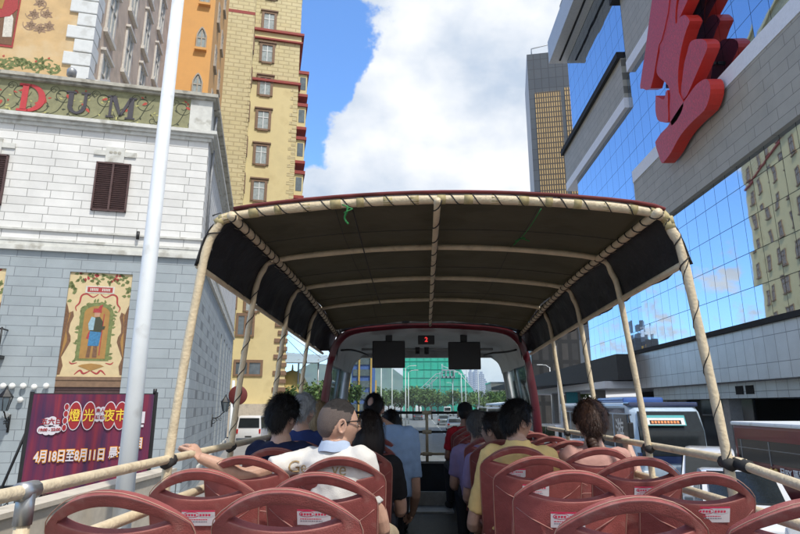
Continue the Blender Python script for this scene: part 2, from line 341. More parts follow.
# ================================================================== LEFT BUILDINGS (one shared frame, turned 15 degrees)
A15 = R(15)
O = at(184, 440, 18); O.z = 0
UF = Vector((math.cos(A15), math.sin(A15), 0)); VF = Vector((-math.sin(A15), math.cos(A15), 0))
def fl(px, py, off=0.0):      # pixel -> (u, z) on the plane v = off of that frame
    d = ray(px, py); o = O + VF * off; t = ((o - Vector((0, 0, CAM))).dot(VF)) / d.dot(VF); P = Vector((0, 0, CAM)) + d * t
    return (P - o).dot(UF), P.z
def sl(px, py, off=0.0):      # pixel -> (v, z) on the plane u = off
    d = ray(px, py); o = O + UF * off; t = ((o - Vector((0, 0, CAM))).dot(UF)) / d.dot(UF); P = Vector((0, 0, CAM)) + d * t
    return (P - o).dot(VF), P.z
W_ = (.76, .755, .73); G_ = (.36, .405, .43)
M_['wbrick_f'] = brick('white_blocks', W_, (.68, .675, .65), (.30, .30, .285), .66, .27, .010, 'xz', squash=1.6, sf=2, noise_amt=.16, depth=.03)
M_['wbrick_s'] = brick('white_blocks_side', W_, (.68, .675, .65), (.30, .30, .285), .66, .27, .010, 'yz', squash=1.6, sf=2, noise_amt=.16, depth=.03)
M_['gbrick_f'] = brick('grey_blocks', G_, (.315, .36, .385), (.19, .215, .235), .66, .30, .009, 'xz', squash=1.5, sf=2, noise_amt=.16, depth=.03)
M_['gbrick_s'] = brick('grey_blocks_side', G_, (.315, .36, .385), (.19, .215, .235), .66, .30, .009, 'yz', squash=1.5, sf=2, noise_amt=.16, depth=.03)
mk('moulding', (.58, .58, .54), .7, var=.12, vs=4, dirt=((.25, .23, .18), 2.5, .55, .54))
mk('coping', (.42, .40, .34), .8, var=.2, vs=5, dirt=((.16, .15, .12), 3, .6, .5))
mk('olive', (.235, .23, .125), .75, var=.22, vs=5)
mk('vine_dark', (.055, .06, .035), .8); mk('vine_light', (.42, .40, .16), .8); mk('vine_red', (.42, .07, .05), .8); mk('leaf_paint', (.16, .19, .07), .8, var=.3, vs=12)
mk('letter_red', (.48, .045, .05), .6); mk('letter_dark', (.055, .05, .06), .6)
mk('brown_slats', (.085, .045, .042), .6, var=.25, vs=8)
mk('peach', (.58, .40, .20), .8, var=.14, vs=1.2, dirt=((.62, .50, .32), .8, .6, .5))
mk('beige_render', (.56, .44, .34), .85, var=.16, vs=1.1, dirt=((.34, .27, .20), .9, .5, .55))
mk('orange_render', (.70, .37, .12), .8, var=.08, vs=.5, dirt=((.5, .28, .1), .5, .4, .6))
mk('yellow_render', (.66, .56, .30), .8, var=.08, vs=.4, dirt=((.45, .36, .18), .4, .5, .55))
M_['ybrick'] = brick('yellow_blocks', (.62, .54, .31), (.58, .50, .27), (.45, .37, .20), 1.25, .52, .07, 'xz', bump=.4, noise_amt=.12)
M_['ybrick_s'] = brick('yellow_blocks_side', (.62, .54, .31), (.58, .50, .27), (.45, .37, .20), 1.25, .52, .07, 'yz', bump=.4, noise_amt=.12)
mk('brown_trim', (.21, .13, .08), .7, var=.2); mk('red_trim', (.28, .035, .025), .65, var=.2)
mk('stone_trim', (.40, .36, .30), .75, var=.2)
mk('window_glass', (.10, .13, .15), .08, var=.3, vs=2, spec=.9); mk('curtain_glass', (.33, .38, .38), .15, var=.25, vs=3, spec=.8)
mk('dark_glass', (.02, .023, .026), .12, var=.4, spec=.7)
mk('quoin', (.64, .66, .66), .7, var=.06, dirt=((.4, .4, .37), 2, .4, .56))
mk('p_cream', (.60, .48, .28), .8, var=.08); mk('p_ochre', (.36, .20, .06), .8); mk('p_blue', (.05, .19, .36), .8, var=.3, vs=20); mk('p_lblue', (.28, .42, .48), .8, var=.2, vs=20)
mk('p_red', (.36, .05, .05), .8, var=.25, vs=20); mk('p_brown', (.17, .09, .05), .8, var=.3, vs=20); mk('p_skin', (.45, .26, .17), .8); mk('p_white', (.6, .57, .5), .8, var=.2, vs=15)
PAINT = [M_[k] for k in ('p_cream', 'p_ochre', 'p_blue', 'p_lblue', 'p_red', 'p_brown', 'p_skin', 'p_white', 'leaf_paint', 'vine_dark', 'vine_red')]
(PC, PO, PB, PLB, PR, PBR, PS_, PW, PLF, PVD, PVR) = range(11)
def flat(mb, poly, y, mi, th=.006):
    """thin painted shape on a facade plane (u, z) at depth y"""
    mb.prism(poly, lambda a, c: (a, y, c), lambda a, c: (a, y - th, c), mi)
def ribbon(mb, pts, wd, y, mi, th=.004):
    P = [Vector((p[0], 0, p[1])) for p in crom([(p[0], p[1], 0) for p in pts], 4)] if False else [Vector(p) for p in crom([(p[0], 0, p[1]) for p in pts], 4)]
    n = len(P); l = []; r_ = []
    for i, p in enumerate(P):
        d = (P[min(i + 1, n - 1)] - P[max(i - 1, 0)]).normalized(); nn = Vector((-d.z, 0, d.x)); ww = wd * (.35 + .65 * math.sin(PI * min(1, max(.08, i / (n - 1)))))
        l.append(p + nn * ww); r_.append(p - nn * ww)
    vs = [Vector((q.x, y - th, q.z)) for q in l + r_]
    mb.add(vs, [(i, i + 1, n + i + 1, n + i) for i in range(n - 1)], mi)
def spiral(cx, cz, r0, turns, start, sgn, k=14):
    return [(cx + r0 * (1 - i / k * .85) * math.cos(start + sgn * turns * 2 * PI * i / k), cz + r0 * (1 - i / k * .85) * math.sin(start + sgn * turns * 2 * PI * i / k)) for i in range(k + 1)]
def leaf(mb, x, z, a, l, wd, y, mi):
    pts = [(0, 0), (.3 * l, wd), (.65 * l, wd * .7), (l, 0), (.65 * l, -wd * .7), (.3 * l, -wd)]
    flat(mb, [(x + p * math.cos(a) - q * math.sin(a), z + p * math.sin(a) + q * math.cos(a)) for p, q in pts], y, mi, .005)

# ---- white building with the painted frieze
wb = empty('white_block_building', O, A15, 'white and grey blockwork corner building with brown shutters and a painted olive frieze', 'building')
LX = -16.0
b = MB(); b.box(LX, 0, 0, 12, 7.85, 11.9); b.build('front_wall', M_['wbrick_f'], wb, False)
# lower front wall built round its openings
ops = [(-3.75, -1.95, 3.92, 7.12), (-7.35, -5.5, 3.92, 7.12)]
b = MB(); b.box(LX, 0, .12, 12, 0, 7.85)
for x0, x1 in ((LX, -7.35), (-5.5, -3.75), (-1.95, 0)): b.box(x0, x1, 0, .12, 0, 7.85)
for x0, x1, z0, z1 in ops: b.box(x0, x1, 0, .12, z1, 7.85)
b.build('front_wall', M_['gbrick_f'], wb, False)
b = MB(); b.box(-.1, 0.004, .12, 24.5, 7.85, 11.9); b.box(-4, -.1, 12, 24.5, 7.85, 11.9); b.build('side_wall', M_['wbrick_s'], wb, False)
b = MB(); b.box(-4, -.30, 12, 24.5, 0, 7.85)
cols = [2.4 + 2.55 * k for k in range(9)]
b.box(-.3, .004, .12, cols[0] - .45, 0, 7.85)
for i, c in enumerate(cols): b.box(-.3, .004, c + .45, (cols[i + 1] - .45) if i < 8 else 24.5, 0, 7.85)
for c in cols: b.box(-.3, .003, c - .45, c + .45, 6.75, 7.85); b.box(-.3, .003, c - .45, c + .45, 0, .9)
b.build('side_wall', M_['gbrick_s'], wb, False)
for c in cols:
    f = MB(); f.box(-.29, -.25, c - .449, c + .449, .9, 6.75); wdw = f.build('window', M_['dark_glass'], wb, False)
    f = MB()
    for z in (2.6, 4.3, 5.6): f.box(-.25, -.21, c - .449, c + .449, z - .03, z + .03)
    f.box(-.25, -.205, c - .025, c + .025, .9, 6.75); f.build('frame', M_['brown_trim'], wdw, False)
    f = MB(); f.box(-.02, .09, c - .55, c + .55, .80, .9); f.build('window_sill', M_['moulding'], wdw, False)
# mouldings, frieze, parapet
b = MB()
b.box(LX, .06, -.06, 24.5, 8.02, 8.10); b.box(LX, .04, -.04, 24.5, 7.86, 8.02); b.box(LX, .11, -.11, 24.5, 7.72, 7.86); b.box(LX, .07, -.07, 24.5, 8.36, 8.42)
b.build('string_course', M_['moulding'], wb, False)
b = MB()
for i, (z0, z1, p) in enumerate([(11.86, 11.98, .08), (11.98, 12.08, .16), (12.08, 12.2, .26)]): b.box(LX, p, -p, 24.5, z0, z1)
b.build('cornice', M_['moulding'], wb, False)
b = MB(); b.box(LX, -.7, 0, .5, 12.2, 13.42); b.build('frieze', M_['olive'], wb, False)
b = MB(); b.box(-.7, .02, -.02, .5, 12.2, 13.42); b.box(-.45, .0, .5, 24.5, 12.2, 13.42); b.build('parapet', M_['moulding'], wb, False)
b = MB(); b.box(LX, .12, -.12, .62, 13.42, 13.50); b.box(LX, .2, -.2, .7, 13.50, 13.62); b.box(-.6, .2, .7, 24.5, 13.42, 13.62); b.build('coping', M_['coping'], wb, False)
b = MB(); b.box(LX, -.45, .5, 24.4, 11.9, 12.6); b.build('roof', M_['coping'], wb, False)
# painted scrolls on the frieze
b = MB(); rnd = random.Random(3)
for k in range(15):
    cx = -.95 - k * .62; up = k % 2
    cz = 12.62 if up else 13.05
    b_ = spiral(cx, cz, .30, 1.4, PI if up else 0, 1 if up else -1); ribbon(b, b_, .016, -.001, 1)
    b_ = spiral(cx + .33, 13.2 if up else 12.45, .16, 1.2, 0, 1 if up else -1); ribbon(b, b_, .012, -.001, 1)
    ribbon(b, [(cx - .35, 12.32), (cx - .1, 12.5), (cx + .12, 13.0), (cx + .34, 13.3)], .014, -.001, 1)
    for q in range(7): leaf(b, cx + rnd.uniform(-.3, .3), rnd.uniform(12.28, 13.34), rnd.uniform(0, 6.3), rnd.uniform(.08, .16), .03, -.001, rnd.choice([1, 2, 2, 3]))
    leaf(b, cx + .1, cz + .05, rnd.uniform(0, 6), .2, .05, -.001, 3)
b.build('painted_scrollwork', [M_['olive'], M_['vine_dark'], M_['vine_light'], M_['vine_red']], wb, False)
# lettering: slab-serif capitals D U M
def letter(shape, x, z, h, wd, m, lab):
    mb = MB(); th = .03
    def rect(a, c, d, e): mb.box(x + a * wd, x + c * wd, -th, -.004, z + d * h, z + e * h)
    def arc(cx, cz, rx, rz, t0, t1, w1, w2):
        n = 18; po = []; pi = []
        for i in range(n + 1):
            t = lerp(t0, t1, i / n); k = abs(math.cos(t)) ; ww = lerp(w2, w1, k)
            po.append((cx + rx * math.cos(t), cz + rz * math.sin(t))); pi.append((cx + (rx - ww) * math.cos(t), cz + (rz - ww * .8) * math.sin(t)))
        for i in range(n): mb.prism([po[i], po[i + 1], pi[i + 1], pi[i]], lambda a, c: (x + a * wd, -.004, z + c * h), lambda a, c: (x + a * wd, -th, z + c * h))
    if shape == 'D':
        rect(.12, .34, .05, .95); rect(0, .42, 0, .08); rect(0, .42, .92, 1); arc(.38, .5, .62, .5, -PI / 2, PI / 2, .25, .1)
    if shape == 'U':
        rect(.08, .30, .35, .95); rect(.76, .90, .35, .95); rect(-.04, .42, .92, 1); rect(.62, 1.02, .92, 1); arc(.49, .36, .41, .36, PI, 2 * PI, .2, .12)
    if shape == 'M':
        rect(.06, .16, .05, .95); rect(.80, 1.0, .05, .95); rect(-.04, .26, 0, .07); rect(.70, 1.08, 0, .07); rect(-.04, .2, .93, 1); rect(.86, 1.08, .93, 1)
        for q in ([(.08, 1), (.30, 1), (.56, .12), (.46, .12)], [(.82, 1), (.98, 1), (.56, .12), (.46, .12)]):
            mb.prism(q, lambda a, c: (x + a * wd, -.004, z + c * h), lambda a, c: (x + a * wd, -th, z + c * h))
    return mb.build('letter', m, wb, False, lab)
x0, z0 = fl(15, 116); letter('D', x0, 12.33, .98, .80, M_['letter_red'], 'red serif letter D on the frieze')
x0, z0 = fl(64, 118); letter('U', x0, 12.42, .80, .68, M_['letter_dark'], 'dark letter U on the frieze')
x0, z0 = fl(106, 121); letter('M', x0, 12.42, .80, .80, M_['letter_dark'], 'dark letter M on the frieze')
# shutters
for xa, xb, za, zb in ((-3.40, -2.36, 9.14, 10.80), (-6.98, -5.93, 9.10, 10.76)):
    f = MB(); f.box(xa, xb, -.03, -.005, za, zb)
    for k in range(22):
        z = za + .05 + k * (zb - za - .1) / 22; M = Matrix.Translation((0, -.035, z + .03)) @ Matrix.Rotation(R(35), 4, 'X')
        f.box(xa + .05, xb - .05, -.03, .0, -.02, .02, M=M)
    s_ = f.build('shutter', M_['brown_slats'], wb, False, 'brown louvred window shutter')
    f = MB(); xm = (xa + xb) / 2; f.box(xm - .03, xm + .03, -.09, -.02, za, zb); f.box(xa, xb, -.085, -.02, zb - .05, zb); f.box(xa, xb, -.085, -.02, za, za + .05); f.box(xa, xa + .05, -.085, -.02, za, zb); f.box(xb - .05, xb, -.085, -.02, za, zb); f.build('shutter_frame', M_['brown_slats'], s_, False)
    f = MB(); f.box(xa - .12, xb + .12, -.05, -.004, zb + .25, zb + .42); f.box(xm - .28, xm + .28, -.065, -.004, zb + .02, zb + .55); f.build('lintel', M_['moulding'], wb, False)
    f = MB()
    for s in (-1, 0, 1): flat(f, [(xm + s * .13 + .06 * math.cos(t * PI / 3), zb + .36 + .05 * math.sin(t * PI / 3)) for t in range(6)], -.066, 0)
    f.build('painted_crest', M_['coping'], wb, False)
# mural panels
def mural(xa, xb, za, zb, full=True):
    f = MB(); y = .05; f.box(xa, xb, y, .115, za, zb, PC)
    cx = (xa + xb) / 2; H = zb - za; Wd = xb - xa; rnd = random.Random(5)
    P = lambda u, v: (cx + (u - .5) * Wd, za + v * H)
    if full:
        # niche with green leaf border
        arch = [P(.30, .17)] + [P(.5 - .20 * math.cos(t), .60 + .075 * math.sin(t)) for t in [PI * i / 12 for i in range(13)]] + [P(.70, .17)]
        out = [P(.24, .15)] + [P(.5 - .26 * math.cos(t), .60 + .11 * math.sin(t)) for t in [PI * i / 12 for i in range(13)]] + [P(.76, .15)]
        flat(f, out, y, PLF, .006); flat(f, arch, y, PO, .010)
        for i in range(60):
            t = i / 59; k = t * 2.6
            if k < .9: u, v = .25, .16 + k * .48
            elif k < 1.7: a = (k - .9) / .8 * PI; u, v = .5 - .27 * math.cos(a), .60 + .11 * math.sin(a)
            else: u, v = .75, .60 - (k - 1.7) * .48
            leaf(f, *P(u, v), rnd.uniform(0, 6.3), .13, .035, y, PLF)
        # painted guard
        flat(f, [P(.40, .18), P(.46, .18), P(.47, .30), P(.42, .30)], y, PBR, .013); flat(f, [P(.50, .18), P(.57, .18), P(.56, .30), P(.50, .30)], y, PBR, .013)
        flat(f, [P(.41, .29), P(.58, .29), P(.60, .42), P(.42, .43)], y, PB, .014); flat(f, [P(.37, .36), P(.44, .35), P(.46, .46), P(.40, .42)], y, PR, .013)
        flat(f, [P(.42, .43), P(.60, .42), P(.61, .52), P(.55, .57), P(.44, .56)], y, PVD, .013); flat(f, [P(.40, .44), P(.47, .44), P(.48, .56), P(.42, .57), P(.38, .50)], y, PLB, .016)
        flat(f, [P(.48, .43), P(.64, .45), P(.65, .48), P(.50, .48)], y, PVD, .016)
        flat(f, [P(.46, .57), P(.54, .57), P(.55, .62), P(.46, .62)], y, PS_, .014); flat(f, [P(.43, .61), P(.57, .61), P(.56, .65), P(.44, .65)], y, PR, .016); flat(f, [P(.50, .64), P(.56, .64), P(.58, .69), P(.53, .68)], y, PR, .014)
        flat(f, [P(.595, .20), P(.61, .20), P(.62, .60), P(.605, .60)], y, PR, .013)
        flat(f, [P(.27, .80), P(.73, .80), P(.73, .87), P(.27, .87)], y, PW, .008); flat(f, [P(.30, .81), P(.70, .81), P(.70, .86), P(.30, .86)], y, PR, .012)
        for i in range(12):
            if i in (5, 6): continue
            u = .345 + i * .027; flat(f, [P(u, .822), P(u + .016, .822), P(u + .016, .848), P(u, .848)], y, PW, .016)
    for s in (0, 1):
        sx = lambda u: u if s == 0 else 1 - u
        for k in range(26): leaf(f, *P(sx(rnd.uniform(.12, .46)), rnd.uniform(.90, .99)), rnd.uniform(0, 6.3), .14, .04, y, PLF if k % 5 else PR)
        for k in range(10): leaf(f, *P(sx(rnd.uniform(.02, .12)), rnd.uniform(.72, .92)), rnd.uniform(0, 6.3), .14, .05, y, PLF)
        ribbon(f, [P(sx(u), v) for u, v in ((.48, .79), (.40, .76), (.30, .79), (.22, .77), (.20, .70), (.15, .66), (.17, .62))], .026, y, PR)
        ribbon(f, [P(sx(u), v) for u, v in ((.5, .06), (.40, .03), (.34, .06), (.26, .02))], .028, y, PR)
        ribbon(f, [P(sx(u), v) for u, v in ((.28, .13), (.20, .12), (.16, .14))], .02, y, PR)
        flat(f, [P(sx(u), v) for u, v in ((.30, .10), (.5, .055), (.5, .125), (.36, .115))], y, PO, .007)
        fig = [(0, .02), (.04, .02), (.07, .10), (.03, .18), (.09, .26), (.14, .33), (.13, .38), (.09, .42), (.10, .50), (.14, .57), (.12, .62), (.06, .60), (.03, .66), (0, .70)]
        flat(f, [P(sx(u), v) for u, v in fig], y, PBR, .007); flat(f, [P(sx(u * .6), v) for u, v in fig[3:11]], y, PO, .010)
    o = f.build('mural_panel', PAINT, wb, False, 'cream painted panel with a guard in blue and red standing in an arched niche' if full else 'cream painted panel cut by the picture edge')
    f = MB(); f.box(xa - .0, xb + .0, -.02, .115, za - .10, za); f.build('panel_ledge', M_['brown_trim'], o, False)
mural(-3.749, -1.951, 3.92, 7.119); mural(-7.349, -5.501, 3.92, 7.119, False)
for xa, xb in ((-3.749, -1.951), (-7.349, -5.501)):
    f = MB(); f.box(xa, xb, .06, .115, .1, 3.82)
    for k in range(30): f.box(xa, xb, .04, .07, .12 + k * .122, .21 + k * .122)
    f.build('roller_door', M_['brown_slats'], wb, False)
    f = MB(); f.box(xa, xb, .0, .118, 3.62, 3.819); f.build('roller_box', M_['brown_trim'], wb, False)
# round white bulbs fixed to the grey wall
mk('bulb_white', (.78, .78, .74), .3, var=.03)
for px, py in [(3, 386), (12, 386), (23, 386), (34, 387), (46, 386), (20, 400), (6, 415)]:
    u, z = fl(px, py, -.1); f = MB(); f.ell((u, -.1, z), .085, .06, .085, 14, 8); f.lathe([(.05, 0), (.06, .06)], (u, -.06, z), 12, M=Matrix.Rotation(-PI / 2, 4, 'X')); f.build('wall_bulb', M_['bulb_white'], wb, False)
def lantern(base_f, s=1.0):
    """ornate wall lantern; base_f maps local (out, along, up) to the building frame"""
    g = lambda x, y, z: Vector(base_f(x * s, y * s, z * s))
    f = MB(); f.tube([g(0, 0, .02), g(.12, 0, -.02), g(.3, 0, .06), g(.42, 0, .2), g(.5, 0, .25)], .022 * s, 6)
    f.tube([g(0, 0, -.25), g(.12, 0, -.2), g(.2, 0, -.08), g(.12, 0, .02)], .016 * s, 6); f.tube([g(0.01, 0, -.35), g(.01, 0, .15)], .035 * s, 6)
    for k in range(3): c = .1 + .12 * k; f.tube([g(c + .05 * math.cos(t), 0, -.06 + .05 * math.sin(t)) for t in [i * PI / 5 for i in range(10)]], .01 * s, 5)
    o = f.build('lantern_bracket', M_['black'], wb, False)
    f = MB(); n = 6
    rings = [(.09, .25), (.17, .62), (.20, .64), (.12, .74), (.05, .84), (.015, .95)]
    vs = []; 
    for r_, z in rings:
        for j in range(n): t = 2 * PI * j / n; vs.append(g(.5 + r_ * math.cos(t), r_ * math.sin(t), z))
    f.add(vs, [(i * n + j, i * n + (j + 1) % n, (i + 1) * n + (j + 1) % n, (i + 1) * n + j) for i in range(1, 5) for j in range(n)], 0); f.add(vs, [(j, (j + 1) % n, n + (j + 1) % n, n + j) for j in range(n)], 1)
    for j in range(n): t = 2 * PI * j / n; f.tube([g(.5 + .09 * math.cos(t), .09 * math.sin(t), .25), g(.5 + .175 * math.cos(t), .175 * math.sin(t), .63)], .012 * s, 5)
    f.build('lantern_head', [M_['black'], M_['window_glass']], o, False)
uu, zz = fl(8, 420, -.1); lantern(lambda a, b_, c: (uu + b_, -a, zz + c), 1.0)
v2, z2 = sl(214, 418, .1); lantern(lambda a, b_, c: (a, v2 + b_, z2 + c), 1.15)
v2, z2 = sl(228, 405, .1); lantern(lambda a, b_, c: (a, v2 + b_, z2 + c), 1.3)
# balcony of black ironwork at the picture's left edge
f = MB()
for k in range(12): f.tube([(-7.2 + k * .17, -.42, 4.55), (-7.2 + k * .17, -.45, 4.8), (-7.2 + k * .17, -.40, 5.25)], .012, 5)
f.box(-7.35, -5.18, -.45, 0, 4.40, 4.5); f.tube([(-7.3, -.42, 5.25), (-5.2, -.42, 5.25), (-5.2, -.02, 5.25)], .025, 6); f.tube([(-5.2, -.42, 4.5), (-5.2, -.42, 5.3)], .025, 6)
f.build('balcony_railing', M_['black'], wb, False)
# flood lamp and camera on the coping
f = MB(); u, z = fl(70, 84, -.1); f.tube([(u, -.1, 13.62), (u, -.1, 13.75)], .03, 8); f.lathe([(.0, .0), (.14, 0), (.15, .2), (.11, .26), (.0, .27)], (u, -.1, 13.72), 14); f.build('dome_camera', M_['grey_metal'], wb, False)
f = MB(); f.tube([(u + .4, .2, 13.62), (u + .4, .1, 13.8), (u + .9, .1, 13.75)], .03, 7); f.box(u + .85, u + 1.15, .0, .16, 13.68, 13.8); f.build('spotlight', M_['grey_metal'], wb, False)
f = MB(); f.tube([(-1.9, -.14, 8.24), (-1.9, -.14, 8.5)], .05, 8); f.build('spotlight', M_['black'], wb, False)
f = MB()
f.tube([(.07, .9, 8.2), (.07, .9, 13.3)], .05, 8); f.build('drain_pipe', M_['grey_metal'], wb, False)
f = MB()
for y in (3.0, 4.6, 8): f.tube([(0, y, 10.2), (.3, y, 10.35), (.3, y, 9.9)], .03, 6); f.box(.2, .42, y - .1, y + .1, 9.7, 9.92)
f.build('spotlight', M_['black'], wb, False)

# ---- beige building with white quoins
bb = empty('beige_building', O + UF * -6.03 + VF * 6, A15, 'weathered beige building with white corner quoins rising behind the olive frieze', 'building')
TX = Vector((-6.03, 6, 0))           # its corner in the shared frame
H1 = 44; mk('pale_trim', (.58, .55, .50), .75, var=.15)
b = MB(); b.box(-12, 0, 0, .3, 11.9, H1); b.build('front_wall', M_['peach'], bb, False)
b = MB(); b.box(-.3, .01, .3, 17.5, 11.9, H1); b.box(-12, -.3, 17, 17.5, 11.9, H1); b.build('side_wall', M_['beige_render'], bb, False)
b = MB(); b.box(-12, .3, -.3, 17.8, H1, H1 + .5); b.build('roof', M_['stone_trim'], bb, False)
b = MB(); hq = .66
for k in range(int((H1 - 13) / hq)):
    z = 13.0 + k * hq; long_ = k % 2
    b.bbox(-(1.02 if long_ else .66), .10, -.10, (.62 if long_ else .85), z + .02, z + hq - .03, .03)
b.build('quoin', M_['quoin'], bb, False)
def xl(px, py): u, z = fl(px, py, 6); return u + 6.03, z
# painting, ornaments
b = MB(); (x1, z1) = xl(14, 48); b.box(-4.6, x1 - .05, -.03, -.001, z1, 23.5, 4)
b.prism([(x1 - .1, z1 + .1), (x1 - 1.0, z1 + .1), (x1 - 1.0, 22), (x1 - .1, 22)], lambda a, c: (a, -.03, c), lambda a, c: (a, -.04, c), 5)
flat(b, [(x1 - .15, z1 + .5), (x1 - .5, z1 + .45), (x1 - .55, z1 + 1.4), (x1 - .35, z1 + 1.75), (x1 - .2, z1 + 1.4)], -.04, 7); flat(b, [(x1 - .35, z1 + 1.5), (x1 - .9, z1 + 1.3), (x1 - .9, z1 + 3), (x1 - .2, z1 + 3), (x1 - .1, z1 + 1.9)], -.04, 4, .012)
flat(b, [(x1 - .7, z1 + 1.8), (x1 - .95, z1 + 1.8), (x1 - .9, z1 + 2.5), (x1 - .65, z1 + 2.3)], -.05, 1, .012)
b.build('wall_painting', PAINT, bb, False)
b = MB(); rnd = random.Random(2)
oc = [xl(40, 29), xl(34, 14), xl(47, 14), xl(40, 3), xl(31, 25), xl(49, 26)]
for (x, z) in oc:
    for k in range(6): leaf(b, x, z, k * 2 * PI / 6 + .5, .24 + .05 * (k % 2), .085, -.001, 0)
    ribbon(b, spiral(x, z, .34, .8, x * 9, 1), .03, -.001, 0)
b.build('painted_ornament', mk('ornament_brown', (.30, .20, .13), .8), bb, False)
b = MB()
for k in range(9):
    x, z = xl(2 + k * 6.5, 62 + 3 * math.sin(k * 1.7) + k * .6)
    ribbon(b, spiral(x, z, .26, 1.1, k, 1 if k % 2 else -1), .06, -.001, 0)
    for q in range(5): leaf(b, x + rnd.uniform(-.2, .2), z + rnd.uniform(-.2, .2), rnd.uniform(0, 6.3), .22, .06, -.001, 0)
    if k in (0, 5, 7): leaf(b, x, z + .25, 1.2, .12, .05, -.002, 1)
b.build('painted_garland', [M_['leaf_paint'], M_['vine_red']], bb, False)
def side_window(root, x, y, z0, z1, hw, frame, glass, sill=True, hood=False):
    f = MB(); f.box(x - .02, x + .05, y - hw, y + hw, z0, z1); wdw = f.build('window', glass, root, False)
    g = MB(); t = .16
    g.box(x - .01, x + .11, y - hw - t, y - hw, z0, z1 + t); g.box(x - .01, x + .11, y + hw, y + hw + t, z0, z1 + t); g.box(x - .01, x + .111, y - hw, y + hw, z1, z1 + t); g.box(x + .03, x + .10, y - .04, y + .04, z0, z1); g.box(x + .03, x + .10, y - hw, y + hw, (z0 + z1) / 2 + .3, (z0 + z1) / 2 + .37)
    if hood: g.box(x - .01, x + .24, y - hw - t - .1, y + hw + t + .1, z1 + t, z1 + t + .14)
    g.build('frame', frame, wdw, False)
    if sill: g = MB(); g.box(x - .01, x + .20, y - hw - t - .12, y + hw + t + .12, z0 - .22, z0); g.build('sill', frame, wdw, False)
for fz in range(6):
    for cv in range(4):
        side_window(bb, .01, 2.1 + cv * 3.5, 17.5 - .65 + fz * 3.75, 19.9 - .65 + fz * 3.75, .52, M_['pale_trim'], M_['curtain_glass'], hood=True)
# ---- orange building
ob = empty('orange_building', O + UF * -3.12 + VF * 23.61, A15, 'orange building with pointed arch windows standing between the beige and the yellow blocks', 'building')
b = MB(); b.box(-9, 0, 0, 10.8, 0, 52); b.build('wall', M_['orange_render'], ob, False)
b = MB(); b.box(-9.2, .2, -.2, 11, 52, 52.5); b.build('roof', M_['stone_trim'], ob, False)
def arch_win(root, cx, z0, w_, h_, side=False):
    pts = [(-w_, 0), (-w_, h_ * .62)] + [(-w_ + 2 * w_ * t, h_ * .62 + h_ * .38 * (1 - abs(2 * t - 1) ** 1.7)) for t in [i / 10 for i in range(1, 10)]] + [(w_, h_ * .62), (w_, 0)]
    mp = (lambda a, c, d: (cx + a, -d, z0 + c)) if not side else (lambda a, c, d: (d, cx + a, z0 + c))
    big_ = [(p[0] * 1.28, p[1] * 1.08 - (.0 if p[1] > 0 else 0)) for p in pts]
    f = MB(); f.prism(pts, lambda a, c: mp(a, c, .0), lambda a, c: mp(a, c, .10)); wdw = f.build('window', M_['curtain_glass'], root, False)
    f = MB(); n = len(pts)
    for i in range(n - 1):
        q = [pts[i], pts[i + 1], big_[i + 1], big_[i]]; f.prism(q, lambda a, c: mp(a, c, .0), lambda a, c: mp(a, c, .2))
    f.prism([(-.05, 0), (.05, 0), (.05, h_ * .95), (-.05, h_ * .95)], lambda a, c: mp(a, c, .0), lambda a, c: mp(a, c, .14)); f.prism([(-w_, h_ * .5), (w_, h_ * .5), (w_, h_ * .56), (-w_, h_ * .56)], lambda a, c: mp(a, c, .0), lambda a, c: mp(a, c, .141))
    f.build('frame', M_['stone_trim'], wdw, False)
    f = MB(); f.prism([(-w_ * 1.5, -.2), (w_ * 1.5, -.2), (w_ * 1.5, 0), (-w_ * 1.5, 0)], lambda a, c: mp(a, c, .0), lambda a, c: mp(a, c, .3)); f.build('sill', M_['orange_render'], wdw, False)
for k in range(8): arch_win(ob, -.80, 26.45 - 4.1 * 2 + 4.1 * k, .30, 1.75)
for k in range(8):
    for c in (2.6, 6.4): side_window(ob, 0, c, 18.3 + 4.1 * k, 20.0 + 4.1 * k, .42, M_['stone_trim'], M_['curtain_glass'])
# ---- yellow tower
OY = at(293, 200, 62); OY.z = 0
yt = empty('yellow_tower', OY, A15, 'tall pale yellow hotel tower with brown window surrounds and red string courses', 'building')
HY_ = 60; D_ = 38
b = MB(); b.box(-5.5, 0, 0, D_, 3.2, 40.5); b.build('wall', M_['yellow_render'], yt, False)
b = MB(); b.box(-5.5, 0, -.02, 1.0, 40.5, HY_); b.box(-9, -5.5, -1.6, D_, 3.2, HY_); b.box(-30, -9, -.9, D_, 3.2, HY_); b.build('wall', M_['ybrick'], yt, False)
b = MB(); b.box(-5.49, .01, 1.0, D_, 40.5, HY_); b.build('wall', M_['ybrick_s'], yt, False)
b = MB(); b.box(-9, -5.48, -1.62, .1, 48.9 - .65, 49.3 - .65); b.box(-5.6, .3, -.3, D_, 40.55, 40.85); b.box(-5.6, .3, -.3, D_, 46.2, 46.4); b.box(-5.6, .45, -.45, D_, 47.2, 47.5); b.build('string_course', M_['red_trim'], yt, False)
b = MB(); b.box(-5.5, .15, -.15, D_, 46.4, 47.2); b.box(-30, .4, -.5, D_ + .4, HY_, HY_ + .6); b.build('cornice', M_['yellow_render'], yt, False)
b = MB(); b.box(-30, .05, -1.75, D_, 0, 3.2); b.build('plinth', M_['cream_wall'], yt, False)
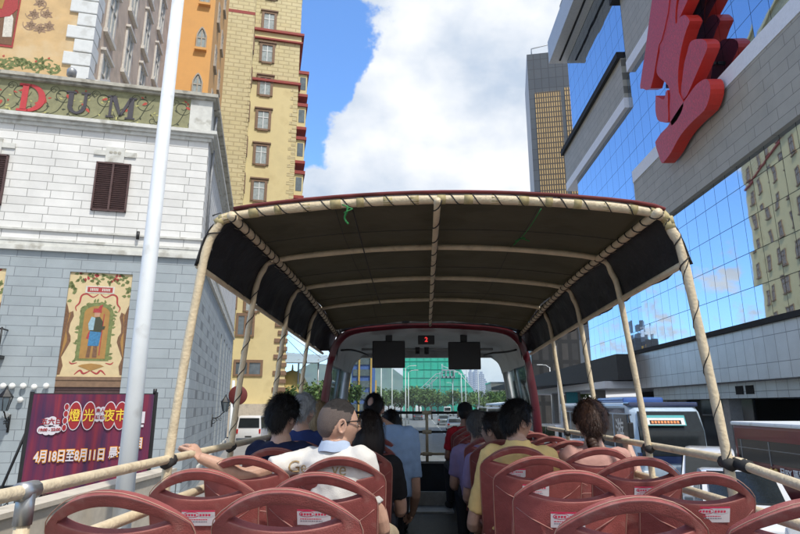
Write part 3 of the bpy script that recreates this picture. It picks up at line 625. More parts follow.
for z in [27.1 - .55 + 4.4 * k for k in range(-2, 7)] + [18.3 - 4.4 + .0]:
    zb_ = z - .9
    f = MB(); f.box(-4.45, -3.25, -.06, .05, zb_, zb_ + 2.2); wdw = f.build('window', M_['curtain_glass'], yt, False)
    f = MB()
    for a0, a1, c0, c1 in ((-4.75, -4.45, zb_ - .1, zb_ + 2.5), (-3.25, -2.95, zb_ - .1, zb_ + 2.5), (-4.45, -3.25, zb_ + 2.2, zb_ + 2.5), (-4.45, -3.25, zb_ - .25, zb_)): f.box(a0, a1, -.16, .02, c0, c1)
    f.box(-4.9, -2.8, -.26, .02, zb_ + 2.5, zb_ + 2.66); f.build('frame', M_['brown_trim'], wdw, False)
    f = MB(); f.box(-3.9, -3.8, -.10, -.05, zb_, zb_ + 2.2); f.box(-4.45, -3.25, -.101, -.05, zb_ + 1.4, zb_ + 1.5); f.build('glazing_bar', M_['white_paint'], wdw, False)
for (xa, xb, za, zb) in ((-5.15, -3.7, 10.4, 12.4), (-5.1, -2.6, 6.25, 7.45)):
    f = MB(); f.box(xa, xb, -.04, .05, za, zb); wdw = f.build('window', M_['window_glass'], yt, False)
    f = MB(); f.box(xa - .25, xa, -.14, .02, za - .2, zb + .3); f.box(xb, xb + .25, -.14, .02, za - .2, zb + .3); f.box(xa, xb, -.139, .02, zb, zb + .3); f.box(xa, xb, -.139, .02, za - .2, za); f.box((xa + xb) / 2 - .12, (xa + xb) / 2 + .12, -.139, .02, za, zb); f.build('frame', M_['brown_trim'], wdw, False)
b = MB()                                                    # brown corner quoins low down, fretted bands above
for k in range(14):
    z = 3.6 + k * .86
    if z < 13.6: b.bbox(-(1.3 if k % 2 else .95), .12, -.14, .8, z, z + .46, .04)
b.build('quoin', M_['brown_trim'], yt, False)
b = MB()
for k in range(48):
    z = 14.3 + k * .54
    if z < 40: b.box(-(.85 if k % 2 else .5), .03, -.03, .6, z, z + .42); b.box(-5.9 if k % 2 else -5.7, -5.45, -1.63, -1.5, z, z + .4)
b.build('quoin', M_['ybrick'], yt, False)
for k in range(9):                                          # oriel bays climbing the right-hand side
    z = 5 + 4.4 * k
    if z > 13:
        b = MB(); b.box(0, 1.1, 1.2, 4.2, z, z + 2.7); by = b.build('oriel', M_['yellow_render'], yt, False)
        b = MB(); b.box(0, 1.3, 1.0, 4.4, z + 2.7, z + 3.1); b.box(0, 1.25, 1.05, 4.35, z - .35, z); b.build('oriel_cornice', M_['red_trim'], by, False)
        b = MB(); b.box(1.1, 1.14, 1.5, 3.9, z + .6, z + 2.3); b.box(.25, .95, 1.17, 1.2, z + .6, z + 2.3); b.build('oriel_glass', M_['window_glass'], by, False)
for k in range(10):
    for c in range(6):
        z = 6.2 + 4.4 * k; side_window(yt, 0, 8 + c * 5.4, z, z + 2.2, .62, M_['brown_trim'], M_['window_glass'])
# brown side windows seen edge-on beside the brick pier
for k in range(8):
    z = 13 + 4.4 * k; side_window(yt, -5.49, -.75, z, z + 2, .35, M_['brown_trim'], M_['window_glass'], sill=False)

# ================================================================== RIGHT BUILDING
mk('ornament_brown', (.30, .20, .13), .8); mk('stone_panel_base', (.3, .3, .28), .7)
M_['stone_panels'] = brick('stone_panels', (.42, .40, .345), (.38, .365, .31), (.17, .165, .145), 1.9, .62, .016, 'yz', bump=.3, rough=.55, noise_amt=.12, offset=.35)
M_['metal_panels'] = brick('metal_panels', (.58, .61, .64), (.54, .57, .60), (.2, .22, .24), .88, 1.26, .016, 'yz', bump=.3, rough=.35, metal=.5, noise_amt=.12, offset=0)
M_['blue_glass'] = curtain_glass('blue_glass', (.46, .55, .67), (.10, .13, .18), 1.45, 1.75, .012)
M_['blue_glass_low'] = curtain_glass('blue_glass_low', (.58, .64, .70), (.12, .14, .17), 1.25, 1.8, .007)
mk('white_strip', (.78, .80, .84), .45, var=.06); mk('soffit', (.035, .037, .04), .6, var=.3); mk('void_dark', (.012, .012, .013), .9)
mk('concrete', (.32, .32, .31), .8, var=.15); mk('fin_grey', (.55, .56, .56), .5, metal=.3, var=.1)
rb = empty('glass_casino_building', (17, 22, 0), 0, 'long blue glass and grey stone hall with a red character sign above the coaches', 'building')
def RB(name, m, boxes, parent=None, label=None):
    b_ = MB()
    for q in boxes: b_.box(*q)
    return b_.build(name, m, parent or rb, True, label)
Y0, Y1 = 16, 42.8
RB('glass_wall', M_['blue_glass_low'], [(17.3, 24, Y0, 44.4, 7.1, 15.65)])
RB('glass_wall', M_['blue_glass'], [(17.3, 24, Y0, Y1, 20.9, 29.2)])
RB('glass_wall', M_['blue_glass'], [(17.3, 27, 44.4, 58.5, 7.1, 15.65), (17.3, 27, 42.81, 58.5, 15.65, 26.6), (17.3, 27, 42.6, 58.8, 31.1, 48)])
RB('stone_band', M_['stone_panels'], [(17.0, 24, Y0, Y1, 15.65, 20.0)])
RB('light_strip', M_['white_strip'], [(16.95, 24, Y0, Y1, 20.0, 20.95)])
RB('light_strip', M_['white_strip'], [(16.95, 24, Y0, 41.8, 29.1, 30.0)])
RB('stone_band', M_['stone_panels'], [(17.0, 24, Y0, 41.8, 30.0, 35.9)])
RB('dark_fascia', M_['void_dark'], [(16.4, 24, Y0, 42.6, 35.9, 36.7)])
RB('glass_wall', M_['blue_glass'], [(17.3, 24, Y0, 41.8, 36.7, 48)])
RB('stone_band', M_['stone_panels'], [(17.0, 20.4, 42.9, 61.7, 27.5, 31.1)]); RB('light_strip', M_['white_strip'], [(16.95, 20.4, 42.9, 61.75, 26.6, 27.5)]); RB('dark_fascia', M_['void_dark'], [(16.7, 20.4, 42.9, 62.2, 31.1, 31.7)])
RB('roof_overhang', M_['fin_grey'], [(15.3, 17.28, 30, 59.2, 41.2, 44.0)]); RB('overhang_slot', M_['void_dark'], [(16.3, 16.5, 31, 58.6, 41.14, 41.3)])
RB('roof', M_['concrete'], [(16.9, 27, Y0, 58.9, 48, 48.6)])
RB('canopy_panel', M_['metal_panels'], [(16.6, 24, Y0, 44.7, 4.3, 6.84)]); RB('canopy_edge', M_['void_dark'], [(16.4, 24, Y0, 44.75, 6.84, 7.1)])
RB('lower_band', M_['metal_panels'], [(17.4, 24, Y0, 44, 3.45, 4.28)])
RB('ground_floor_back', M_['void_dark'], [(22.5, 24, Y0, 60, 0, 4.4)])
RB('ground_floor_glass', M_['dark_glass'], [(19.0, 19.06, Y0, 27.5, 0.1, 3.44)]); RB('ground_floor_glass', M_['dark_glass'], [(19.0, 19.06, 34, 44, .1, 3.44)])
RB('vent', M_['void_dark'], [(17.36, 17.41, 31.0, 31.7, 3.65, 4.1)]); RB('vent', M_['void_dark'], [(17.36, 17.41, 32.0, 32.7, 3.65, 4.1)])
for k in range(4, 8): RB('column', M_['concrete'], [(17.8, 18.5, -16 + 8.4 * k, -15.3 + 8.4 * k, 0, 3.45)])
# entrance canopy beyond
b = MB(); b.add([(15.2, 44.9, 6.9), (15.2, 44.9, 4.95), (9.2, 74, 4.9), (9.2, 74, 5.25), (24, 44.9, 6.9), (24, 44.9, 4.95), (24, 74, 4.9), (24, 74, 7.3)],
               [(0, 1, 2, 3), (4, 7, 6, 5), (1, 5, 6, 2), (0, 3, 7, 4), (0, 4, 5, 1), (3, 2, 6, 7)]); b.build('entrance_canopy', M_['soffit'], rb)
RB('canopy_fascia', M_['white_strip'], [(14.5, 24, 46, 78, 4.35, 4.9)])
for (x, y) in ((15.5, 52), (15.5, 60), (15.5, 68)): RB('column', M_['concrete'], [(x, x + .9, y, y + .9, 0, 4.35)])
# far end: dark block below the tower
# ---- red sign character in relief on the wall
mk('sign_red', (.52, .04, .065), .45, var=.35, vs=5, bump=.8, bs=9, stretch=(1, 2.5, 1), dirt=((.22, .015, .03), 12, .6, .5)); mk('sign_red_edge_sunlit', (.66, .035, .02), .4, var=.06); mk('sign_maroon', (.13, .02, .025), .5, var=.2)  # edges: sunlit brightness put into a brighter red than the stroke fronts
SG = [  # outlines traced in photograph pixels x 3.14, offset (620, 0)
    [(120, -160), (108, -60), (92, 60), (78, 170), (63, 268), (70, 277), (96, 277), (112, 200), (122, 140), (130, 125), (150, 40), (160, -60), (165, -160)],
    [(150, -160), (140, -40), (124, 60), (118, 120), (122, 160), (112, 212), (116, 236), (132, 252), (148, 268), (155, 300), (152, 350), (160, 395), (190, 352), (196, 318), (182, 290), (180, 220), (190, 150), (206, 92), (216, 66), (206, 50), (196, 47), (182, 58), (172, 76), (172, 30), (178, -20), (184, -80), (186, -160)],
    [(190, 314), (204, 300), (228, 246), (252, 190), (268, 150), (264, 130), (250, 122), (228, 124), (214, 134), (206, 162), (196, 200), (190, 250), (186, 285)],
    [(112, 300), (111, 345), (118, 376), (134, 383), (151, 380), (150, 330), (150, 285), (144, 288), (138, 312), (124, 306)],
    [(108, 446), (126, 418), (146, 398), (166, 366), (190, 330), (214, 296), (236, 266), (262, 248), (276, 254), (281, 280), (276, 312), (262, 346), (232, 374), (200, 408), (178, 440), (158, 478), (134, 510), (126, 508), (118, 484), (112, 466)],
    [(174, 70), (184, 50), (198, 20), (214, -20), (226, -80), (236, -160), (196, -160), (190, -80), (182, -10), (175, 30)],
]
sg = empty('red_character_sign', (16.0, 30, 18), 0, 'huge red brush-stroke character sign mounted on the glass and stone wall', 'sign')
def to_yz(x, y, X): p = atx(620 + x / 3.14, y / 3.14, 16.0); return (X, p.y, p.z)
for gi, poly in enumerate(SG):
    rr = [(p[0] + .0, p[1] + .0) for p in poly]; c = crom([(p[0], p[1], 0) for p in rr + [rr[0]]], 2)[:-1]; c = [(p.x, p.y) for p in c]
    b = MB(); b.prism(c, lambda a, q: to_yz(a, q, 16.0 + .05 * (gi % 3)), lambda a, q: to_yz(a, q, 16.8), 0, 1); st = b.build('brush_stroke', [M_['sign_red'], M_['sign_red_edge_sunlit']], sg)
    if False:
        b = MB(); b.prism(c, lambda a, q: to_yz(a, q, 16.34), lambda a, q: to_yz(a, q, 16.75), 0); b.build('backing', M_['sign_maroon'], st)
b = MB()
for (a, q) in ((90, 150), (150, 200), (230, 200), (240, 300), (150, 430), (130, 340), (150, 20)):
    p = to_yz(a, q, 16.6); b.box(16.6, 17.25, p[1] - .08, p[1] + .08, p[2] - .08, p[2] + .08)
b.build('bracket', M_['black'], sg)

# ================================================================== TALL TOWER
tw = empty('dark_tower', (54, 200, 0), R(-9), 'tall dark grey tower with bronze gridded window bays beyond the glass hall', 'building')
mk('tower_slate', (.105, .125, .15), .5, metal=.2, var=.15, vs=.06)
M_['tower_panel'] = brick('tower_panels', (.055, .066, .08), (.04, .05, .064), (.018, .022, .03), 2.7, 4.2, .14, 'xz', bump=0, rough=.35, noise_amt=.1, offset=0)
M_['bronze_f'] = brick('bronze_bays', (.50, .34, .14), (.40, .26, .10), (.05, .035, .02), .85, 2.1, .26, 'xz', bump=0, rough=.45, metal=.2, noise_amt=.12, offset=0)
M_['bronze_s'] = brick('bronze_bays_side', (.52, .36, .16), (.44, .30, .12), (.10, .07, .04), .85, 2.1, .22, 'yz', bump=0, rough=.45, metal=.2, noise_amt=.12, offset=0)
b = MB(); b.box(-10.5, 7.0, 0, 30, 0, 137); b.box(7.0, 10.4, 3, 30, 0, 134); b.build('wall', M_['tower_panel'], tw, False)
b = MB(); b.box(-8.3, 1.2, -.3, 0, 56, 120); b.build('window_bay', M_['bronze_f'], tw, False)
b = MB(); b.box(2.8, 6.3, -.3, 0, 56, 121); b.build('window_bay', M_['bronze_f'], tw, False)
b = MB(); b.box(10.4, 10.7, 6, 26, 56, 118); b.build('window_bay', M_['bronze_s'], tw, False)
b = MB(); b.tube([(-8.5, 1, 137), (-8.5, 1, 140), (-2, 1, 141), (-2, 1, 137)], .22, 6); b.tube([(-8.5, 1, 140), (-8.5, 6, 137)], .2, 6); b.build('roof_gantry', M_['grey_metal'], tw, False)
b = MB(); b.box(-12, 12, -6, 30, 0, 24); b.build('podium', M_['tower_slate'], tw, False)
tb = empty('dark_block', (36, 95, 0), R(0), 'dark brown glazed block behind the canopy poles, below the tall tower', 'building')
M_['dark_grid'] = brick('dark_grid', (.025, .026, .028), (.05, .045, .04), (.012, .012, .012), 1.6, 3.3, .35, 'xz', bump=0, rough=.3, noise_amt=.3, offset=0)
b = MB(); b.box(-17.5, -9.6, 0, 18, 0, 22); b.build('wall', M_['dark_grid'], tb, False)
b = MB(); b.box(-17.7, -9.4, -.2, 18.2, 22, 22.5); b.build('roof', M_['tower_slate'], tb, False)

# ================================================================== FAR SCENERY
mk('green_net', (.035, .42, .30), .8, var=.14, vs=.12, bump=.5, bs=.6, dirt=((.05, .30, .24), .25, .5, .5)); mk('net_seam', (.035, .35, .26), .8)
mk('truss_white', (.55, .62, .60), .6); mk('hill_green', (.055, .10, .055), .9, var=.35, vs=.012, dirt=((.10, .12, .08), .02, .5, .55))
mk('far_tower', (.42, .46, .56), .8, var=.1, vs=.02); mk('blue_sheet', (.06, .12, .34), .6, var=.3, vs=.3); mk('gold', (.50, .32, .08), .5)
mk('leaf_green', (.055, .11, .028), .7, var=.5, vs=.8); mk('leaf_light', (.11, .18, .045), .7, var=.4, vs=.8); mk('bark', (.10, .075, .05), .9, var=.3, vs=8, bump=.5)
mk('awning_grey', (.30, .38, .42), .6); mk('dome_yellow', (.50, .38, .13), .6)
M_['far_windows_hazed'] = brick('far_windows_hazed', (.46, .50, .60), (.43, .47, .57), (.26, .30, .40), 4, 3.2, 1.0, 'xz', bump=0, rough=.6, noise_amt=.1, offset=0)  # pale blue of distance haze put into wall and joint colours
def hill(name, pts, y, depth, m, lab):
    b_ = MB(); n = len(pts); rows = []
    for j in range(7):
        t = j / 6; hgt = math.sin(PI * min(1, .02 + t * .98)) if j else 0
        rows.append([(x, y + depth * t, max(-2, z * (math.sin(PI * t * .5 + .0) if t < .5 else math.sin(PI * .25) + .3 * math.sin(PI * (t - .5)) * 0 + (1 - math.sin(PI * .25)) * math.sin(PI * (1 - t)))) + 0) for x, z in pts])
    vs = [p for r_ in rows for p in r_]
    b_.add(vs, [(j * n + i, j * n + i + 1, (j + 1) * n + i + 1, (j + 1) * n + i) for j in range(6) for i in range(n - 1)], 0, True)
    o = b_.build(name, m); tag(o, kind='structure'); return o
rnd = random.Random(11)
pts = []
for i in range(60):
    px = -300 + i * 18; X = (px - 418) / 590 * 2400
    base = 10 + 26 * max(0, math.exp(-((px - 372) / 38) ** 2)) + 24 * math.exp(-((px - 300) / 40) ** 2) + 14 * math.exp(-((px - 150) / 90) ** 2)
    z = (base + 2.5 * noise.noise(Vector((i * .5, 0, 0)))) / 590 * 2400 * 1.35
    pts.append((X, z))
hill('hills', pts, 2400, 700, M_['hill_green'], '')
nb = empty('netted_structure', (8, 300, 0), 0, 'huge mound shaped structure wrapped in bright green scaffold netting', 'structure')
b = MB(); poly = [(-7.6, 0), (-7.6, 33), (-4, 47), (10, 50), (15.5, 31), (20, 25), (24, 17.5), (29, 8.6), (30, 0)]
b.prism(poly, lambda a, c: (a, 300, c - .0), lambda a, c: (a * 1.0 + 4, 350, c * .9)); b.build('netting', M_['green_net'], nb)
b = MB()
for k in range(10): b.box(-7.6 + k * 3.6, -7.5 + k * 3.6, 299.7, 299.98, 0, min(47, 50 - max(0, (k * 3.6 - 20)) * 2.1))
for k in range(11):
    z = 4 + 4.2 * k; x1 = 29 - max(0, (z - 9)) * .62; b.box(-7.6, min(29, x1), 299.7, 299.97, z, z + .1)
b.build('net_seam', M_['net_seam'], nb)
b = MB()
def px3(x, y, Y): return at(x, y, Y)
for a, c in (((413, 396), (436, 374)), ((416, 398), (438, 377)), ((436, 374), (458, 372)), ((458, 372), (474, 390)), ((440, 396), (440, 372)), ((453, 396), (453, 372)), ((432, 398), (432, 380)), ((461, 397), (461, 378)), ((442, 371), (442, 364)), ((456, 371), (442, 366))):
    b.tube([px3(*a, 292), px3(*c, 292)], .22, 5)
for k in range(8): x = 414 + k * 3; b.tube([px3(x, 397 - k * 2.8, 292), px3(x + 2, 397 - k * 2.8 - .2, 292)], .18, 4)
b.build('stair_truss', M_['truss_white'], nb)
p0 = px3(442, 378, 291); p1 = px3(454, 371, 291)
b = MB(); b.box(p0.x, p1.x, 289, 293, p0.z, p0.z + .7); b.box(p0.x, p1.x, 289, 293, p1.z, p1.z + .7)
for t in (0, .33, .66, 1): x = lerp(p0.x, p1.x, t); b.box(x - .3, x + .3, 289, 293, p0.z, p1.z)
b.build('control_cabin', M_['truss_white'], nb)
# pale apartment blocks far away
for i, (pa, pb, pt, Y) in enumerate([(463, 468, 377, 900), (469, 473, 372, 940), (474, 479, 371, 900), (479.5, 484, 374, 960), (457, 462, 384, 980), (484, 487, 381, 1000)]):
    a = at(pa, pt, Y); c = at(pb, pt, Y); b = MB(); b.box(a.x, c.x, Y, Y + 14, 0, a.z); b.box(a.x + 1.5, c.x - 2, Y + 2, Y + 10, a.z, a.z + 4)
    thing_mesh(b, 'apartment_tower', M_['far_windows_hazed'], ['narrow pale blue apartment tower just left of the tallest pair in the far row', 'first of the two tallest pale towers in the far skyline', 'second and taller of the two tallest pale far towers', 'pale far tower standing right of the tallest one', 'lowest pale far tower nearest the green netting', 'slim pale far tower at the right end of the row'][i], 'tower', 'pale apartment towers on the skyline')
# blue sheeted building with gold poles (left side of the windscreen)
be = empty('blue_hoarding_building', (-12, 120, 0), 0, 'building with bright blue boards and gold posts seen in the left of the windscreen', 'building')
a = at(352, 357, 120); c = at(372, 400, 120)
b = MB(); b.box(a.x, c.x, 120, 128, 0, 12.8); b.build('wall', M_['blue_sheet'], be)
b = MB()
for x, zt in ((a.x - .4, 10), (a.x + 1.6, 15), (c.x - .2, 13.2), (c.x + .8, 8)): b.box(x - .16, x + .16, 119.4, 119.7, 0, zt)
b.build('gold_post', M_['gold'], be)
b = MB()
for k in range(5): b.box(a.x + .3, c.x - .3, 119.8, 119.96, 2 + k * 2.3, 3.3 + k * 2.3)
b.build('window_strip', M_['window_glass'], be)
b = MB(); b.box(a.x - 3, a.x - .6, 118, 124, 0, 7.5); b.build('wall', M_['tower_slate'], be)
# low beige building on the right of the windscreen
lb = empty('low_beige_building', (38, 250, 0), 0, 'low beige flat roofed building at the far end of the road', 'building')
b = MB(); b.box(31, 52, 250, 270, 0, 12); b.box(28, 60, 248, 272, 0, 7.5); b.build('wall', M_['cream_wall'], lb)
b = MB(); b.box(30.8, 52.3, 249.7, 270, 12, 12.6)
for k in range(2): b.box(32, 51, 249.9, 250.05, 2.5 + 4.4 * k + 5 * 0, 4.2 + 4.4 * k)
b.build('window_band', M_['window_glass'], lb)
cb = empty('curved_roof_hall', (30, 130, 0), 0, 'low hall with white canopy roof beyond the right hand side window', 'building')
b = MB(); b.prism([(16, 3.4), (36, 5.2), (48, 5.4), (48, 4.8), (36, 4.5), (16, 3.0)], lambda a_, c_: (a_, 110, c_), lambda a_, c_: (a_, 140, c_)); b.build('roof', M_['white_strip'], cb)
b = MB()
for k in range(9): b.box(19 + 3 * k, 19.4 + 3 * k, 112, 112.4, 0, 4)
b.box(18, 46, 120, 122, 0, 3.4); b.build('wall', M_['concrete'], cb)
mt = empty('distant_tower', (-178, 549, 0), 0, 'far dark tower with a sign box on its roof, mirrored in the glass wall', 'building')
b = MB(); b.box(-191, -167, 549, 570, 0, 62); b.build('wall', M_['dark_grid'], mt); b = MB(); b.box(-186, -172, 551, 565, 62, 67); b.box(-185, -174, 552, 562, 70, 80); b.build('roof_box', M_['tower_slate'], mt)
b = MB(); b.box(-184, -183, 553, 554, 67, 70); b.box(-176, -175, 553, 554, 67, 70); b.box(-184.5, -174.5, 551.5, 552, 72, 74); b.build('sign_frame', M_['grey_metal'], mt)
# awning and dome beside the yellow tower
aw = empty('striped_awning', (-19, 88, 0), 0, 'pale grey awning roof reaching out beside the foot of the yellow tower', 'awning')
b = MB(); pa, pb = at(281, 352, 90), at(333, 356, 90); b.add([(pa.x, 90, pa.z), (pb.x, 90, pb.z), (pb.x - 1, 82, pb.z - 1.6), (pa.x, 82, pa.z - 2.2)], [(0, 1, 2, 3)]); b.add([(pa.x, 90, pa.z - .12), (pb.x, 90, pb.z - .12), (pb.x - 1, 82, pb.z - 1.72), (pa.x, 82, pa.z - 2.32)], [(0, 3, 2, 1)])
for k in range(9): t = k / 8; b.tube([(lerp(pa.x, pb.x, t), 90, lerp(pa.z, pb.z, t)), (lerp(pa.x, pb.x - 1, t), 82, lerp(pa.z - 2.2, pb.z - 1.6, t))], .09, 4)
b.build('roof', M_['awning_grey'], aw)
b = MB()
for X in (pa.x + .3, (pa.x + pb.x) / 2, pb.x - 1.2): b.tube([(X, 84, 0), (X, 84, pa.z - 1.6)], .12, 6)
for s in (0, 1): b.tube([(pa.x - 1, 86, 15.5), (lerp(pa.x, pb.x, .55 + .3 * s), 87, pb.z - .6)], .05, 4)
b.build('post', M_['grey_metal'], aw)
dm = empty('yellow_dome', at(291, 405, 86) * 1.0, 0, 'small ribbed yellow dome pavilion behind the seated passengers', 'pavilion'); dm.location.z = 0; XF[dm] = Matrix.Translation((dm.location.x, 86, 0)); dm.location = (dm.location.x, 86, 0)
b = MB(); b.lathe([(2.3, 0), (2.3, 4.2)], (0, 0, 0), 20); b.build('drum', M_['cream_wall'], dm, False)
b = MB(); b.lathe([(2.5, 4.2), (2.6, 4.6), (2.5, 5.8), (1.9, 7.0), (1.0, 7.8), (.15, 8.1), (.1, 8.8), (0, 9)], (0, 0, 0), 20); b.build('dome', M_['dome_yellow'], dm, False)
# ---- trees
def tree_proto(seed, h, cr, n, light=.3, trunk=.16):
    rn = random.Random(seed); t = MB()
    lean = rn.uniform(-.4, .4); t.tube([(0, 0, -.1), (lean * .2, 0, h * .3), (lean * .6, .1, h * .6), (lean, .1, h * .9)], [trunk * 1.3, trunk, trunk * .7, trunk * .2], 8)
    blobs = []
    for k in range(9):
        a = rn.uniform(0, 2 * PI); rr = cr * rn.uniform(.2, .75); z = h * rn.uniform(.5, .92); c_ = Vector((rr * math.cos(a), rr * math.sin(a), z)); blobs.append((c_, cr * rn.uniform(.32, .55)))
        t.tube([(lean * .4, .05, h * .38), (c_.x * .5, c_.y * .5, lerp(h * .4, z, .6)), c_], [trunk * .5, trunk * .3, trunk * .1], 5)
    f = MB()
    for i in range(n):
        c_, r_ = rn.choice(blobs); d = Vector((rn.gauss(0, 1), rn.gauss(0, 1), rn.gauss(0, .8))).normalized() * r_ * rn.random() ** .4; p = c_ + d
        s_ = cr * rn.uniform(.05, .11); q = Vector((rn.gauss(0, 1), rn.gauss(0, 1), rn.gauss(0, 1))).normalized(); u_ = q.orthogonal().normalized(); v_ = q.cross(u_)
        f.add([p + u_ * s_, p + v_ * s_ * .6, p - u_ * s_, p - v_ * s_ * .6], [(0, 1, 2, 3)], 1 if rn.random() < light else 0)
    return t, f
def make_tree(loc, seed, h, cr, n, light, label, cat='tree', group=None, name='broadleaf_tree'):
    e = empty(name, loc, 0, label, cat, group); t, f = tree_proto(seed, h, cr, n, light)
    t.build('trunk', M_['bark'], e, False); f.build('crown', [M_['leaf_green'], M_['leaf_light']], e, False); return e
protos = [make_tree((0, 0, 0), 20 + k, 7.2, 3.4, 900, [.15, .4, .6][k], '', group='trees lining the far end of the road') for k in range(3)]
spots = []; rn = random.Random(4)
for i in range(15): spots.append((345 + i * 6.2, 140 + rn.uniform(-18, 25)))
for i in range(12): spots.append((438 + i * 7.6, 150 + rn.uniform(-15, 30)))
spots += [(302, 66), (318, 72), (331, 76), (345, 80), (308, 100), (326, 105)]
used = set()
ORD = ['leftmost'] + [w_ + ' from the left' for w_ in 'second third fourth fifth sixth seventh eighth ninth tenth eleventh twelfth thirteenth'.split()] + ['middle one'] + [w_ + ' from the right' for w_ in 'thirteenth twelfth eleventh tenth ninth eighth seventh sixth fifth fourth third second'.split()] + ['rightmost']
names = ['dark leafy', 'mid green', 'pale green']
for i, (px, Y) in enumerate(spots):
    k = i % 3; o = protos[k] if k not in used else copy_tree(protos[k]); used.add(k)
    p = at(px, 405, Y); sc_ = rn.uniform(.78, 1.05) * (1.0 if Y > 120 else .8); o.location = (p.x, Y, 0); o.scale = (sc_ * 1.15, sc_, sc_); o.rotation_euler.z = rn.uniform(0, 6)
    if i >= 27: o['label'] = '%s tree between yellow tower and bus cab, %s' % (names[k], ['nearest the dome', 'middle of the near row', 'closest to the maroon post', 'right behind the maroon post', 'farther back near the dome', 'farther back near the cab'][i - 27]); o['group'] = 'trees beside the awning'
    else:
        side = 'left of' if px < 404 else ('in front of' if px < 474 else 'right of')
        o['label'] = '%s tree %s the netting, %s in its row' % (names[k], side, ORD[sorted(s_[0] for s_ in spots[:27]).index(px)])
# ---- palm by the right side road
pm = empty('palm_tree', (at(592, 400, 70).x - 1, 70, 0), 0, 'green roadside tree by the blue and white flag on the right of the cab', 'tree')
t, f = tree_proto(77, 5.2, 1.7, 700, .6, .1); t.build('trunk', M_['bark'], pm, False); f.build('crown', [M_['leaf_green'], M_['leaf_light']], pm, False)
# ---- street poles along the road
lp0 = empty('light_pole', (0, 0, 0), 0, '', 'street light', 'slim white street lights along the far road')
b = MB(); b.tube([(0, 0, 0), (0, 0, 4), (0, 0, 9)], [.10, .08, .05], 8); b.build('pole', M_['white_paint'], lp0, False)
b = MB(); b.tube([(0, 0, 8.9), (.5, 0, 9.3), (1.3, 0, 9.4)], .04, 6); b.box(1.0, 1.7, -.12, .12, 9.33, 9.43); b.build('lamp_head', M_['white_paint'], lp0, False)
pp = [(392, 92, 1.05), (405.6, 90, .96), (408.5, 100, .95), (381, 75, 1), (479, 110, 1.2), (462, 130, 1.1), (466, 140, 1.1), (430, 210, 1.1), (453, 170, 1), (559.5, 46, .85), (552, 80, .9)]
for i, (px, Y, s_) in enumerate(pp):
    o = lp0 if i == 0 else copy_tree(lp0); p = at(px, 405, Y); o.location = (p.x, Y, 0); o.scale = (1, 1, s_); o.rotation_euler.z = 0 if px < 418 else PI
    o['label'] = 'slim white street light, %s' % ['second from the left through the windscreen', 'left one of the close pair', 'right one of the close pair', 'farthest left through the windscreen', 'tall one right of the centre, above the black cap', 'first of the two by the pale towers', 'second of the two by the pale towers', 'tiny one in front of the netting', 'small one before the cabin', 'just outside the cab on the right', 'behind the right side window'][i]

